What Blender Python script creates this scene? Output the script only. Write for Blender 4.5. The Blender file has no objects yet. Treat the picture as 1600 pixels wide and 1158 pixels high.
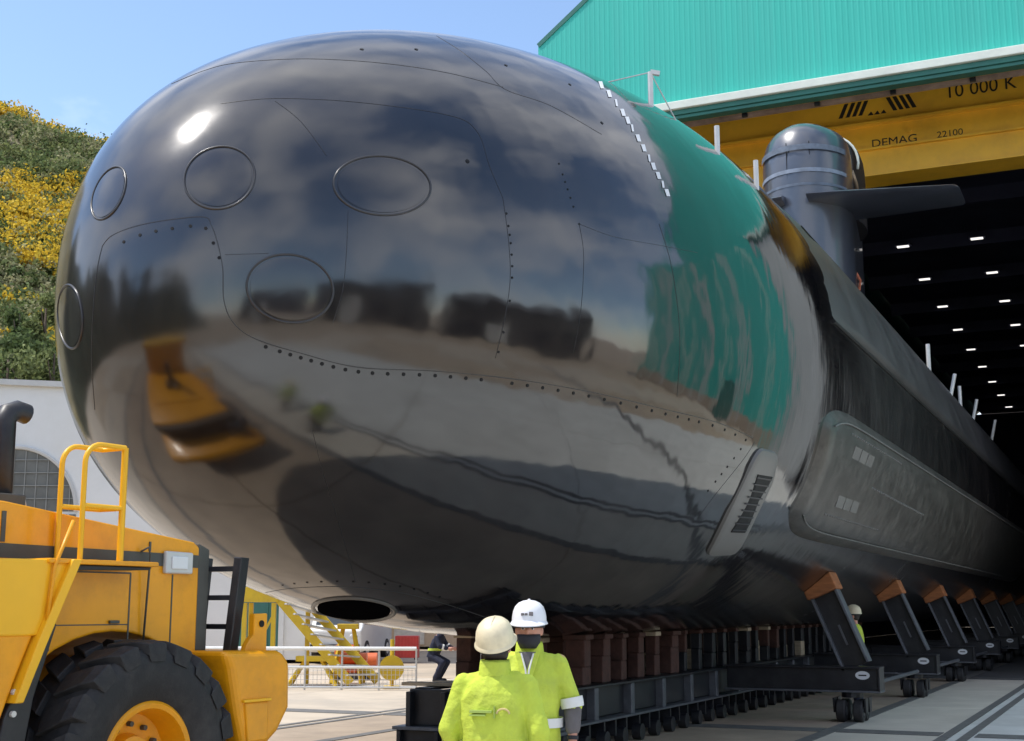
import bpy, bmesh, math, random
import numpy as np
from mathutils import Vector, Matrix, Euler, noise as mnoise
from mathutils.bvhtree import BVHTree

rnd = random.Random(7)
R = math.radians
scn = bpy.context.scene
COL = scn.collection

# ------------------------------------------------------------------ camera
FPX, EYE = 2090.0, 1.70
PITCH = math.atan(373 / FPX)
YAW = math.atan(985 / math.hypot(FPX, 373))
RT = Vector((math.cos(YAW), math.sin(YAW), 0))
FWH = Vector((-math.sin(YAW), math.cos(YAW), 0))
FW = FWH * math.cos(PITCH) + Vector((0, 0, math.sin(PITCH)))
UP = RT.cross(FW)
CAM = Vector((0, 0, EYE))
cam_d = bpy.data.cameras.new('camera')
cam_d.sensor_width = 36
cam_d.lens = FPX / 1600 * 36
cam_d.clip_start = 0.1
cam_d.clip_end = 5000
cam = bpy.data.objects.new('camera', cam_d)
cam.matrix_world = Matrix(((RT.x, UP.x, -FW.x, CAM.x), (RT.y, UP.y, -FW.y, CAM.y), (RT.z, UP.z, -FW.z, CAM.z), (0, 0, 0, 1)))
COL.objects.link(cam)
scn.camera = cam

# ------------------------------------------------------------------ sky and sun
SUN = Vector((-0.42, -0.20, 0.88)).normalized()          # towards the sun
SUN_EL = math.asin(SUN.z)
SUN_AZ = math.atan2(SUN.x, SUN.y)                        # clockwise from +Y
world = bpy.data.worlds.new('World')
scn.world = world
world.use_nodes = True
wn, wl = world.node_tree.nodes, world.node_tree.links
bg_n = wn['Background']
sky = wn.new('ShaderNodeTexSky')
sky.sky_type = 'NISHITA'
sky.sun_disc = False
sky.sun_elevation = SUN_EL
sky.sun_rotation = SUN_AZ
sky.air_density = 1.0
sky.dust_density = 0.5
sky.altitude = 300
sky.ozone_density = 1.2
tc = wn.new('ShaderNodeTexCoord')
mp = wn.new('ShaderNodeMapping')
mp.inputs['Scale'].default_value = (1.0, 1.0, 1.8)
mp.inputs['Location'].default_value = (3.8, 3.9, -4.1)
nz = wn.new('ShaderNodeTexNoise')
nz.inputs['Scale'].default_value = 1.9
nz.inputs['Detail'].default_value = 7
nz.inputs['Roughness'].default_value = 0.55
cr = wn.new('ShaderNodeValToRGB')
cr.color_ramp.elements[0].position = 0.44
cr.color_ramp.elements[1].position = 0.74
mx = wn.new('ShaderNodeMix')
mx.data_type = 'RGBA'
mx.inputs[7].default_value = (7.4, 7.4, 7.6, 1)
wl.new(tc.outputs['Generated'], mp.inputs['Vector'])
wl.new(mp.outputs['Vector'], nz.inputs['Vector'])
wl.new(nz.outputs['Fac'], cr.inputs['Fac'])
wl.new(cr.outputs['Color'], mx.inputs[0])
wl.new(sky.outputs['Color'], mx.inputs[6])
wl.new(mx.outputs[2], bg_n.inputs['Color'])
bg_n.inputs['Strength'].default_value = 0.145

sun_d = bpy.data.lights.new('sun', 'SUN')
sun_d.energy = 2.45
sun_d.angle = R(0.53)
sun_d.color = (1.0, 0.955, 0.89)
sun = bpy.data.objects.new('sun', sun_d)
sun.rotation_euler = (-SUN).to_track_quat('-Z', 'Y').to_euler()
sun.location = (0, 0, 60)
COL.objects.link(sun)

scn.view_settings.view_transform = 'Standard'
scn.view_settings.look = 'None'
scn.view_settings.exposure = 0.76
scn.view_settings.gamma = 1.0
scn.view_settings.use_curve_mapping = False


# ------------------------------------------------------------------ helpers
TMP = bpy.data.scenes.new('workbench')


def baked(o):
    """mesh of one object with its modifiers applied, evaluated on its own"""
    TMP.collection.objects.link(o)
    vl = TMP.view_layers[0]
    vl.update()
    me = bpy.data.meshes.new_from_object(o.evaluated_get(vl.depsgraph))
    bpy.data.objects.remove(o)
    return me


def ray(px, py):
    return (FW * FPX + RT * (px - 800) - UP * (py - 579)).normalized()


def at_depth(px, py, D):
    v = ray(px, py)
    return CAM + v * (D / v.dot(FW))


def at_ground(px, py, z=0.0):
    v = ray(px, py)
    return CAM + v * ((z - EYE) / v.z)


def at_y(px, py, Y):
    v = ray(px, py)
    return CAM + v * (Y / v.y)


def mat(name, col, rough=0.6, metal=0.0, var=0.12, scale=4.0, bump=0.0, bscale=30.0, spec=0.5, stain=None, stain_scale=0.7,
        stain_amt=0.5, coat=0.0, stretch=(1, 1, 1), emit=None, estr=0.0, rvar=0.1):
    m = bpy.data.materials.new(name)
    m.use_nodes = True
    n, l = m.node_tree.nodes, m.node_tree.links
    b = n['Principled BSDF']
    b.inputs['Roughness'].default_value = rough
    b.inputs['Metallic'].default_value = metal
    b.inputs['Specular IOR Level'].default_value = spec
    b.inputs['Coat Weight'].default_value = coat
    b.inputs['Coat Roughness'].default_value = 0.08
    t = n.new('ShaderNodeTexCoord')
    mpn = n.new('ShaderNodeMapping')
    mpn.inputs['Scale'].default_value = stretch
    l.new(t.outputs['Object'], mpn.inputs['Vector'])
    z = n.new('ShaderNodeTexNoise')
    z.inputs['Scale'].default_value = scale
    z.inputs['Detail'].default_value = 8
    z.inputs['Roughness'].default_value = 0.62
    l.new(mpn.outputs['Vector'], z.inputs['Vector'])
    r = n.new('ShaderNodeValToRGB')
    r.color_ramp.elements[0].position = 0.3
    r.color_ramp.elements[1].position = 0.7
    c = Vector(col)
    r.color_ramp.elements[0].color = (*[max(0, x * (1 - var)) for x in c], 1)
    r.color_ramp.elements[1].color = (*[min(1, x * (1 + var)) for x in c], 1)
    l.new(z.outputs['Fac'], r.inputs['Fac'])
    out = r.outputs['Color']
    if stain is not None:
        z2 = n.new('ShaderNodeTexNoise')
        z2.inputs['Scale'].default_value = stain_scale
        z2.inputs['Detail'].default_value = 10
        z2.inputs['Roughness'].default_value = 0.7
        l.new(mpn.outputs['Vector'], z2.inputs['Vector'])
        r2 = n.new('ShaderNodeValToRGB')
        r2.color_ramp.elements[0].position = 0.45
        r2.color_ramp.elements[1].position = 0.68
        r2.color_ramp.elements[1].color = (stain_amt, stain_amt, stain_amt, 1)
        l.new(z2.outputs['Fac'], r2.inputs['Fac'])
        mm = n.new('ShaderNodeMix')
        mm.data_type = 'RGBA'
        mm.inputs[7].default_value = (*stain, 1)
        l.new(r2.outputs['Color'], mm.inputs[0])
        l.new(out, mm.inputs[6])
        out = mm.outputs[2]
    l.new(out, b.inputs['Base Color'])
    mr = n.new('ShaderNodeMapRange')
    mr.inputs[3].default_value = max(0, rough - rvar)
    mr.inputs[4].default_value = min(1, rough + rvar)
    l.new(z.outputs['Fac'], mr.inputs[0])
    l.new(mr.outputs[0], b.inputs['Roughness'])
    if bump:
        z3 = n.new('ShaderNodeTexNoise')
        z3.inputs['Scale'].default_value = bscale
        z3.inputs['Detail'].default_value = 5
        l.new(mpn.outputs['Vector'], z3.inputs['Vector'])
        bp = n.new('ShaderNodeBump')
        bp.inputs['Strength'].default_value = bump
        bp.inputs['Distance'].default_value = 0.02
        l.new(z3.outputs['Fac'], bp.inputs['Height'])
        l.new(bp.outputs['Normal'], b.inputs['Normal'])
    if emit:
        b.inputs['Emission Color'].default_value = (*emit, 1)
        b.inputs['Emission Strength'].default_value = estr
    return m


class MB:
    """collects verts and faces of one mesh"""
    def __init__(self):
        self.v, self.f = [], []

    def add(self, vs, fs):
        o = len(self.v)
        self.v += [tuple(x) for x in vs]
        self.f += [tuple(i + o for i in q) for q in fs]
        return self

    def box(self, c, s, rot=None):
        c = Vector(c)
        vs = [Vector((x * s[0] / 2, y * s[1] / 2, z * s[2] / 2)) for x in (-1, 1) for y in (-1, 1) for z in (-1, 1)]
        if rot is not None:
            rm = rot if isinstance(rot, Matrix) else Euler(rot).to_matrix()
            vs = [rm @ q for q in vs]
        return self.add([c + q for q in vs], [(0, 1, 3, 2), (4, 6, 7, 5), (0, 4, 5, 1), (2, 3, 7, 6), (0, 2, 6, 4), (1, 5, 7, 3)])

    def bar(self, a, b, w, h, upv=(0, 0, 1)):
        a, b = Vector(a), Vector(b)
        d = b - a
        L = d.length
        d.normalize()
        s = d.cross(Vector(upv))
        if s.length < 1e-4:
            s = d.cross(Vector((1, 0, 0)))
        s.normalize()
        u = s.cross(d)
        m = Matrix((d, s, u)).transposed()
        return self.box((a + b) / 2, (L, w, h), m)

    def tube(self, pts, r, n=8, cap=True, closed=False):
        pts = [Vector(p) for p in pts]
        rr = r if isinstance(r, (list, tuple)) else [r] * len(pts)
        rings = []
        u0 = None
        N = len(pts)
        for i, p in enumerate(pts):
            if closed:
                d = (pts[(i + 1) % N] - pts[i - 1])
            else:
                d = (pts[min(i + 1, N - 1)] - pts[max(i - 1, 0)])
            d.normalize()
            if u0 is None:
                u0 = d.orthogonal().normalized()
            else:
                u0 = (u0 - d * u0.dot(d)).normalized()
            w = d.cross(u0)
            rings.append([p + (u0 * math.cos(k * 2 * math.pi / n) + w * math.sin(k * 2 * math.pi / n)) * rr[i] for k in range(n)])
        self.loft(rings, cap and not closed, closed)
        return self

    def loft(self, rings, cap=True, closed=False):
        n = len(rings[0])
        vs = [q for r_ in rings for q in r_]
        fs = []
        M = len(rings)
        for i in range(M if closed else M - 1):
            j = (i + 1) % M
            for k in range(n):
                fs.append((i * n + k, i * n + (k + 1) % n, j * n + (k + 1) % n, j * n + k))
        if cap:
            fs.append(tuple(reversed(range(n))))
            fs.append(tuple((M - 1) * n + k for k in range(n)))
        return self.add(vs, fs)

    def prism(self, poly, fn, d0, d1):
        """poly: 2D points; fn(a, b, d) -> 3D"""
        n = len(poly)
        vs = [fn(a, b, d0) for a, b in poly] + [fn(a, b, d1) for a, b in poly]
        fs = [tuple(range(n)), tuple(reversed(range(n, 2 * n)))] + [(k, (k + 1) % n + n - n, (k + 1) % n + n, k + n) for k in range(n)]
        return self.add(vs, fs)

    def ball(self, c, r, n=12, m=8):
        c = Vector(c)
        rx = r if hasattr(r, '__len__') else (r, r, r)
        vs = [c + Vector((0, 0, -rx[2]))]
        for i in range(1, m):
            a = -math.pi / 2 + math.pi * i / m
            for k in range(n):
                t = 2 * math.pi * k / n
                vs.append(c + Vector((rx[0] * math.cos(a) * math.cos(t), rx[1] * math.cos(a) * math.sin(t), rx[2] * math.sin(a))))
        vs.append(c + Vector((0, 0, rx[2])))
        fs = [(0, 1 + (k + 1) % n, 1 + k) for k in range(n)]
        for i in range(m - 2):
            for k in range(n):
                a0 = 1 + i * n
                fs.append((a0 + k, a0 + (k + 1) % n, a0 + n + (k + 1) % n, a0 + n + k))
        t = len(vs) - 1
        a0 = 1 + (m - 2) * n
        fs += [(a0 + k, a0 + (k + 1) % n, t) for k in range(n)]
        return self.add(vs, fs)

    def build(self, name, material, parent=None, smooth=False, bevel=0.0, seg=2, sharp=None, fix=True):
        me = bpy.data.meshes.new(name)
        me.from_pydata([tuple(q) for q in self.v], [], self.f)
        if fix:
            bm = bmesh.new()
            bm.from_mesh(me)
            bmesh.ops.recalc_face_normals(bm, faces=bm.faces)
            bm.to_mesh(me)
            bm.free()
        me.materials.append(material)
        if smooth:
            me.shade_smooth()
            if sharp:
                me.set_sharp_from_angle(angle=R(sharp))
        o = bpy.data.objects.new(name, me)
        COL.objects.link(o)
        if parent is not None:
            o.parent = parent
        if bevel:
            bv = o.modifiers.new('bevel', 'BEVEL')
            bv.width = bevel
            bv.segments = seg
            bv.limit_method = 'ANGLE'
            bv.angle_limit = R(40)
        return o


def tag(o, label=None, cat=None, group=None, kind=None):
    if label:
        o['label'] = label
    if cat:
        o['category'] = cat
    if group:
        o['group'] = group
    if kind:
        o['kind'] = kind
    return o


def thing(name, label, cat, loc=(0, 0, 0), rotz=0.0, group=None):
    o = bpy.data.objects.new(name, None)
    COL.objects.link(o)
    o.location = loc
    o.rotation_euler = (0, 0, rotz)
    o.empty_display_size = 0.2
    return tag(o, label, cat, group)


def copy_tree(o, parent=None, loc=None, rotz=None, label=None):
    c = o.copy()
    COL.objects.link(c)
    c.parent = parent
    if loc is not None:
        c.location = loc
    if rotz is not None:
        c.rotation_euler = (0, 0, rotz)
    if label:
        c['label'] = label
    for ch in list(o.children):
        copy_tree(ch, c)
    return c


# ------------------------------------------------------------------ materials
M = {}
M['slab'] = [mat('concrete_a', (0.47, 0.375, 0.27), 0.85, var=0.12, scale=1.3, bump=0.25, bscale=25, stain=(0.24, 0.21, 0.17), stain_scale=0.25, stain_amt=0.55),
             mat('concrete_b', (0.53, 0.45, 0.35), 0.85, var=0.12, scale=1.1, bump=0.25, bscale=25, stain=(0.28, 0.26, 0.23), stain_scale=0.3, stain_amt=0.5),
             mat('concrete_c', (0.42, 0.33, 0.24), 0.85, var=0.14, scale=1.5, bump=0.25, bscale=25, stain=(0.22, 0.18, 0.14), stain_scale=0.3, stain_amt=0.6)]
M['slab'].append(mat('concrete_shade_lift_grey', (0.62, 0.62, 0.58), 0.85, var=0.10, scale=1.3, bump=0.25, bscale=25, stain=(0.42, 0.41, 0.37), stain_scale=0.3, stain_amt=0.5))  # pale grey slabs, extra albedo painted in to lift the hull's shade
M['slab'].append(mat('concrete_shade_lift_beige', (0.60, 0.55, 0.46), 0.85, var=0.10, scale=1.3, bump=0.25, bscale=25, stain=(0.42, 0.37, 0.30), stain_scale=0.3, stain_amt=0.5))  # beige lane, also painted paler to brighten the shaded ground
M['ground'] = mat('ground_concrete', (0.44, 0.35, 0.25), 0.9, var=0.15, scale=0.4, bump=0.2, bscale=10, stain=(0.24, 0.22, 0.18), stain_scale=0.06)
M['strip'] = mat('trench_cover', (0.15, 0.145, 0.135), 0.75, var=0.3, scale=6, bump=0.2, stain=(0.16, 0.15, 0.14), stain_scale=2)
M['black_steel'] = mat('black_steel', (0.013, 0.014, 0.019), 0.42, var=0.3, scale=5, bump=0.05, stain=(0.05, 0.048, 0.045), stain_scale=2.5, stain_amt=0.35)
M['edge_steel'] = mat('worn_steel', (0.12, 0.125, 0.14), 0.5, var=0.25, scale=8, metal=0.3)
M['timber'] = mat('timber_pad', (0.36, 0.13, 0.045), 0.8, var=0.3, scale=3, stretch=(1, 1, 6), bump=0.3)
M['pale_timber'] = mat('pale_timber', (0.50, 0.40, 0.28), 0.8, var=0.25, scale=3, stretch=(1, 1, 5), bump=0.3)
M['rust'] = mat('rusty_block', (0.085, 0.036, 0.026), 0.85, var=0.5, scale=5, bump=0.4, stain=(0.07, 0.045, 0.04), stain_scale=3)
M['rubber'] = mat('tyre_rubber', (0.018, 0.018, 0.02), 0.72, var=0.35, scale=6, bump=0.15, bscale=60, stain=(0.09, 0.08, 0.07), stain_scale=3, stain_amt=0.35)
M['loader'] = mat('loader_paint', (0.88, 0.37, 0.006), 0.36, var=0.07, scale=2, spec=0.4, coat=0.12, stain=(0.40, 0.17, 0.015), stain_scale=2.2, stain_amt=0.38, bump=0.02)
M['loader_bright'] = mat('loader_paint_bright', (0.90, 0.48, 0.015), 0.38, var=0.06, scale=2, coat=0.1, spec=0.4)
M['loader_grey'] = mat('loader_grey', (0.07, 0.07, 0.06), 0.5, var=0.2, scale=4)
M['chrome'] = mat('chrome', (0.6, 0.6, 0.62), 0.15, metal=1.0, var=0.05)
M['glass'] = mat('dark_glass', (0.02, 0.03, 0.035), 0.05, var=0.1, spec=0.8)
M['lamp_glass'] = mat('lamp_glass', (0.75, 0.77, 0.78), 0.2, var=0.05)
M['teal'] = mat('teal_cladding', (0.030, 0.47, 0.385), 0.5, var=0.05, scale=0.6, stretch=(3, 3, 0.15), stain=(0.05, 0.42, 0.36), stain_scale=0.5, stain_amt=0.5)
M['darkgreen'] = mat('dark_green_trim', (0.025, 0.15, 0.12), 0.5, var=0.15, scale=2)
M['whitetrim'] = mat('white_trim', (0.70, 0.74, 0.66), 0.55, var=0.08, scale=2)
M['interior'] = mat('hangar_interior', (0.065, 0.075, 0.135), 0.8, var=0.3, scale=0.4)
M['crane'] = mat('crane_paint', (0.92, 0.52, 0.04), 0.45, var=0.06, scale=1, stain=(0.45, 0.22, 0.04), stain_scale=0.8, stain_amt=0.3)
M['ink'] = mat('black_lettering', (0.02, 0.015, 0.012), 0.6, var=0.1)
M['lamp'] = mat('hangar_lamp', (0.8, 0.8, 0.8), 0.5, emit=(1.0, 0.96, 0.9), estr=0.8)
M['white'] = mat('white_paint', (0.78, 0.78, 0.75), 0.6, var=0.04, scale=1.0, stain=(0.6, 0.58, 0.53), stain_scale=0.4, stain_amt=0.4)
M['whitewall'] = mat('white_render', (0.80, 0.79, 0.76), 0.85, var=0.03, scale=0.6, stain=(0.68, 0.66, 0.6), stain_scale=0.25, stain_amt=0.5, bump=0.1)
M['roofwhite'] = mat('pale_roof', (0.6, 0.59, 0.56), 0.8, var=0.08, scale=1)
M['greendoor'] = mat('green_door', (0.045, 0.16, 0.13), 0.55, var=0.12, scale=2)
M['yellow'] = mat('yellow_paint', (0.72, 0.48, 0.02), 0.5, var=0.1, scale=3, stain=(0.4, 0.25, 0.05), stain_scale=2, stain_amt=0.3)
M['red'] = mat('red_paint', (0.55, 0.05, 0.04), 0.5, var=0.1)
M['orange'] = mat('orange_paint', (0.65, 0.13, 0.03), 0.5, var=0.1)
M['greybar'] = mat('grey_bar', (0.28, 0.28, 0.26), 0.6, var=0.1)
M['galv'] = mat('galvanised', (0.62, 0.62, 0.6), 0.4, metal=0.2, var=0.1)
M['hiviz'] = mat('hi_vis_cloth', (0.56, 0.67, 0.085), 0.85, var=0.12, scale=5, bump=0.6, bscale=22, spec=0.15, stain=(0.40, 0.46, 0.10), stain_scale=4.5, stain_amt=0.45)
M['reflective'] = mat('reflective_tape', (0.72, 0.72, 0.70), 0.45, var=0.06, scale=12)
M['skin'] = mat('skin', (0.56, 0.27, 0.19), 0.55, var=0.08, scale=9)
M['navy'] = mat('navy_cloth', (0.018, 0.022, 0.045), 0.85, var=0.2, scale=8, bump=0.3, bscale=15)
M['greycloth'] = mat('grey_cloth', (0.13, 0.12, 0.125), 0.9, var=0.15, scale=10, bump=0.3)
M['blackcloth'] = mat('black_cloth', (0.022, 0.022, 0.028), 0.8, var=0.15, scale=10, bump=0.2)
M['helmet_white'] = mat('white_helmet', (0.82, 0.82, 0.84), 0.35, var=0.03)
M['helmet_cream'] = mat('cream_helmet', (0.78, 0.68, 0.46), 0.4, var=0.10, scale=14, stain=(0.55, 0.46, 0.3), stain_scale=5, stain_amt=0.3)
M['hair'] = mat('dark_hair', (0.03, 0.02, 0.015), 0.7, var=0.2)
M['greyprint'] = mat('grey_print', (0.40, 0.52, 0.12), 0.8, var=0.1)
M['pinkprint'] = mat('pink_print', (0.62, 0.50, 0.22), 0.8, var=0.1)
M['bronze'] = mat('bronze_fitting', (0.35, 0.25, 0.16), 0.4, metal=0.4, var=0.3, scale=9)
M['rope'] = mat('orange_rope', (0.45, 0.14, 0.08), 0.8, var=0.3)
M['bark'] = mat('bark', (0.10, 0.07, 0.05), 0.9, var=0.3, scale=8, bump=0.4)


def leaf_mat(name, col, var):
    m = bpy.data.materials.new(name)
    m.use_nodes = True
    n, l = m.node_tree.nodes, m.node_tree.links
    b = n['Principled BSDF']
    g = n.new('ShaderNodeNewGeometry')
    r = n.new('ShaderNodeValToRGB')
    c = Vector(col)
    r.color_ramp.elements[0].color = (*(c * (1 - var)), 1)
    r.color_ramp.elements[1].color = (*(c * (1 + var)), 1)
    l.new(g.outputs['Random Per Island'], r.inputs['Fac'])
    l.new(r.outputs['Color'], b.inputs['Base Color'])
    b.inputs['Roughness'].default_value = 0.7
    b.inputs['Specular IOR Level'].default_value = 0.2
    tr = n.new('ShaderNodeBsdfTranslucent')
    l.new(r.outputs['Color'], tr.inputs['Color'])
    ms = n.new('ShaderNodeMixShader')
    ms.inputs[0].default_value = 0.4
    l.new(b.outputs[0], ms.inputs[1])
    l.new(tr.outputs[0], ms.inputs[2])
    l.new(ms.outputs[0], n['Material Output'].inputs['Surface'])
    return m


M['leaf_green'] = leaf_mat('leaf_green', (0.19, 0.22, 0.085), 0.5)
M['leaf_dark'] = leaf_mat('leaf_dark', (0.11, 0.15, 0.055), 0.5)
M['leaf_yellow'] = leaf_mat('gorse_yellow', (0.66, 0.47, 0.05), 0.4)
M['leaf_olive'] = leaf_mat('leaf_olive', (0.31, 0.30, 0.16), 0.4)
M['hill'] = mat('hill_soil', (0.24, 0.21, 0.12), 0.95, var=0.35, scale=0.12, stain=(0.22, 0.19, 0.13), stain_scale=0.05)


# hull paint: black gloss, mirror-like at the bow, dull and dusty farther aft
def hull_paint():
    m = bpy.data.materials.new('black_gloss_hull_paint')
    m.use_nodes = True
    n, l = m.node_tree.nodes, m.node_tree.links
    b = n['Principled BSDF']
    b.inputs['IOR'].default_value = 1.85
    b.inputs['Coat Weight'].default_value = 1.0
    b.inputs['Coat IOR'].default_value = 1.5
    b.inputs['Coat Roughness'].default_value = 0.05
    t = n.new('ShaderNodeTexCoord')
    s = n.new('ShaderNodeSeparateXYZ')
    l.new(t.outputs['Object'], s.inputs[0])
    aft = n.new('ShaderNodeMapRange')          # object Y = metres aft of the nose
    aft.inputs[1].default_value = 7.5
    aft.inputs[2].default_value = 13.5
    l.new(s.outputs['Y'], aft.inputs[0])
    # dust patches
    d = n.new('ShaderNodeTexNoise')
    d.inputs['Scale'].default_value = 0.9
    d.inputs['Detail'].default_value = 9
    d.inputs['Roughness'].default_value = 0.65
    l.new(t.outputs['Object'], d.inputs['Vector'])
    sc = n.new('ShaderNodeMapping')            # streaks that run up and down the flank
    sc.inputs['Scale'].default_value = (0.3, 6.5, 0.3)
    l.new(t.outputs['Object'], sc.inputs['Vector'])
    st = n.new('ShaderNodeTexNoise')
    st.inputs['Scale'].default_value = 1.0
    st.inputs['Detail'].default_value = 8
    l.new(sc.outputs['Vector'], st.inputs['Vector'])
    ro = n.new('ShaderNodeMath')
    ro.operation = 'MULTIPLY'
    l.new(aft.outputs[0], ro.inputs[0])
    ro.inputs[1].default_value = 0.17
    dome = n.new('ShaderNodeMapRange')
    dome.inputs[1].default_value = 0.3
    dome.inputs[2].default_value = 2.6
    dome.inputs[3].default_value = 0.075
    dome.inputs[4].default_value = 0.0
    l.new(s.outputs['Y'], dome.inputs[0])
    rs_ = n.new('ShaderNodeMath')
    rs_.operation = 'ADD'
    l.new(ro.outputs[0], rs_.inputs[0])
    l.new(dome.outputs[0], rs_.inputs[1])
    ad = n.new('ShaderNodeMath')
    ad.operation = 'MULTIPLY_ADD'
    l.new(d.outputs['Fac'], ad.inputs[0])
    ad.inputs[1].default_value = 0.155
    l.new(rs_.outputs[0], ad.inputs[2])
    l.new(ad.outputs[0], b.inputs['Coat Roughness'])
    l.new(ad.outputs[0], b.inputs['Roughness'])
    cw = n.new('ShaderNodeMapRange')
    cw.inputs[3].default_value = 0.12
    cw.inputs[4].default_value = 0.0
    l.new(aft.outputs[0], cw.inputs[0])
    l.new(cw.outputs[0], b.inputs['Coat Weight'])
    cl = n.new('ShaderNodeValToRGB')
    cl.color_ramp.elements[0].position = 0.35
    cl.color_ramp.elements[1].position = 0.75
    cl.color_ramp.elements[0].color = (0.006, 0.0055, 0.0065, 1)
    cl.color_ramp.elements[1].color = (0.020, 0.017, 0.016, 1)
    l.new(d.outputs['Fac'], cl.inputs['Fac'])
    l.new(cl.outputs['Color'], b.inputs['Base Color'])
    # fairing waviness + streak relief
    wv = n.new('ShaderNodeTexNoise')
    wv.inputs['Scale'].default_value = 0.75
    wv.inputs['Detail'].default_value = 3
    l.new(t.outputs['Object'], wv.inputs['Vector'])
    sa = n.new('ShaderNodeMapRange')
    sa.inputs[1].default_value = 4.0
    sa.inputs[2].default_value = 8.5
    sa.inputs[3].default_value = 0.0
    sa.inputs[4].default_value = 0.11
    l.new(s.outputs['Y'], sa.inputs[0])
    mu = n.new('ShaderNodeMath')
    mu.operation = 'MULTIPLY'
    l.new(st.outputs['Fac'], mu.inputs[0])
    l.new(sa.outputs[0], mu.inputs[1])
    a2 = n.new('ShaderNodeMath')
    a2.operation = 'MULTIPLY_ADD'
    l.new(wv.outputs['Fac'], a2.inputs[0])
    a2.inputs[1].default_value = 0.85
    l.new(mu.outputs[0], a2.inputs[2])
    bp = n.new('ShaderNodeBump')
    bp.inputs['Strength'].default_value = 0.22
    bp.inputs['Distance'].default_value = 0.12
    l.new(a2.outputs[0], bp.inputs['Height'])
    l.new(bp.outputs['Normal'], b.inputs['Normal'])
    l.new(bp.outputs['Normal'], b.inputs['Coat Normal'])
    return m


M['hull'] = hull_paint()
M['hull_matte'] = mat('dull_black_paint', (0.050, 0.049, 0.051), 0.34, var=0.35, scale=1.2, stain=(0.09, 0.088, 0.086), stain_scale=0.8, stain_amt=0.5, bump=0.05)
M['deck_matte'] = mat('deck_coating', (0.012, 0.013, 0.017), 0.6, var=0.25, scale=3, bump=0.2, bscale=80)
M['seam'] = mat('seam_dark', (0.008, 0.008, 0.009), 0.6, var=0.3, spec=0.3)
M['seam_line'] = mat('seam_filler', (0.022, 0.021, 0.022), 0.3, var=0.5, scale=3, spec=0.6)
M['painted_void'] = mat('painted_opening_dark', (0.004, 0.004, 0.005), 1.0, var=0.2, spec=0.0)  # flat black that stands in for the shade inside an uncut hole
M['hatch'] = mat('hatch_paint', (0.016, 0.015, 0.017), 0.14, var=0.15, scale=2, spec=0.9, coat=0.3, rvar=0.03)
M['ring'] = mat('hatch_ring', (0.035, 0.034, 0.036), 0.3, var=0.2, scale=6, spec=0.5, coat=0.1, rvar=0.03)
M['array'] = mat('flank_array_coating', (0.045, 0.042, 0.037), 0.34, var=0.4, scale=4, stain=(0.12, 0.112, 0.10), stain_scale=2.6, stain_amt=0.7, bump=0.2, bscale=60)
M['greyfair'] = mat('grey_fairing', (0.17, 0.165, 0.155), 0.4, var=0.12, scale=3)
M['sail'] = mat('sail_paint', (0.045, 0.054, 0.078), 0.33, var=0.15, scale=1.5, spec=0.9, coat=0.6)
M['mark'] = mat('white_mark', (0.75, 0.76, 0.78), 0.5, var=0.05)

# ------------------------------------------------------------------ ground
g = MB()
g.add([(-2500, -2500, -0.12), (2500, -2500, -0.12), (2500, 2500, -0.12), (-2500, 2500, -0.12)], [(0, 1, 2, 3)])
ground = tag(g.build('ground', M['ground'], fix=False), kind='structure')
XS = [-41.8, -36.6, -31.4, -26.2, -21.0, -15.8, -11.5, -9.85, -7.0, -4.15, -2.5, 1.8, 6.2, 11.4, 16.6, 21.8]
YS = [-6 + 5.2 * k for k in range(5)] + [19.9 + 5.2 * k for k in range(4)]
for i in range(len(XS) - 1):
    for j in range(len(YS) - 1):
        x0, x1, y0, y1 = XS[i], XS[i + 1], YS[j], YS[j + 1]
        w, h = x1 - x0 - 0.03, y1 - y0 - 0.04
        m = MB()
        m.box(((x0 + x1) / 2, (y0 + y1) / 2, -0.06 + rnd.uniform(-0.002, 0.002)), (w, h, 0.12))
        if x0 in (-4.15, -2.5, 1.8):  # slabs in the hull's shade get the lifted albedo
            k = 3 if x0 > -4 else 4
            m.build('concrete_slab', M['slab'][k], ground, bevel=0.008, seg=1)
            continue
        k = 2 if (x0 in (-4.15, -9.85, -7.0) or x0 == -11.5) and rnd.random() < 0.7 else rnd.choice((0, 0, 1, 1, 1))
        m.build('concrete_slab', M['slab'][k], ground, bevel=0.008, seg=1)
strips = [((-4.15, 15.0), (0.20, 62)), ((-2.55, 15.0), (0.13, 62)), ((-2.28, 15.0), (0.13, 62)),
          ((-9.85, 15.0), (0.20, 62)), ((-11.45, 15.0), (0.13, 62)), ((-11.72, 15.0), (0.13, 62))]
for (x, y), (w, L) in strips:
    MB().box((x, y, 0.004), (w, L, 0.008)).build('trench_cover', M['strip'], ground)
for x0, x1 in ((-41, -11.8), (-11.35, -9.97), (-9.73, -4.27), (-4.03, -2.64), (-2.18, 21)):
    MB().box(((x0 + x1) / 2, 19.75, 0.004), (x1 - x0, 0.55, 0.008)).build('trench_cover', M['strip'], ground)

# ------------------------------------------------------------------ hangar
FY = 36.0
hangar = thing('hangar', 'large teal clad hangar with open door swallowing the submarine stern', 'hangar', (2, FY, 0))


def hl(x, y, z):
    return (x - 2, y - FY, z)


prof = [(-15.8, 16.4), (-15.8, 19.0), (-9.0, 24.1), (2.0, 26.6), (13.0, 24.1), (19.8, 19.0), (19.8, 16.4)]


def top_z(x):
    for (a, za), (b, zb) in zip(prof[1:-1], prof[2:-1] + []):
        if a <= x <= b:
            return za + (zb - za) * (x - a) / (b - a)
    return 19.0


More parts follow.
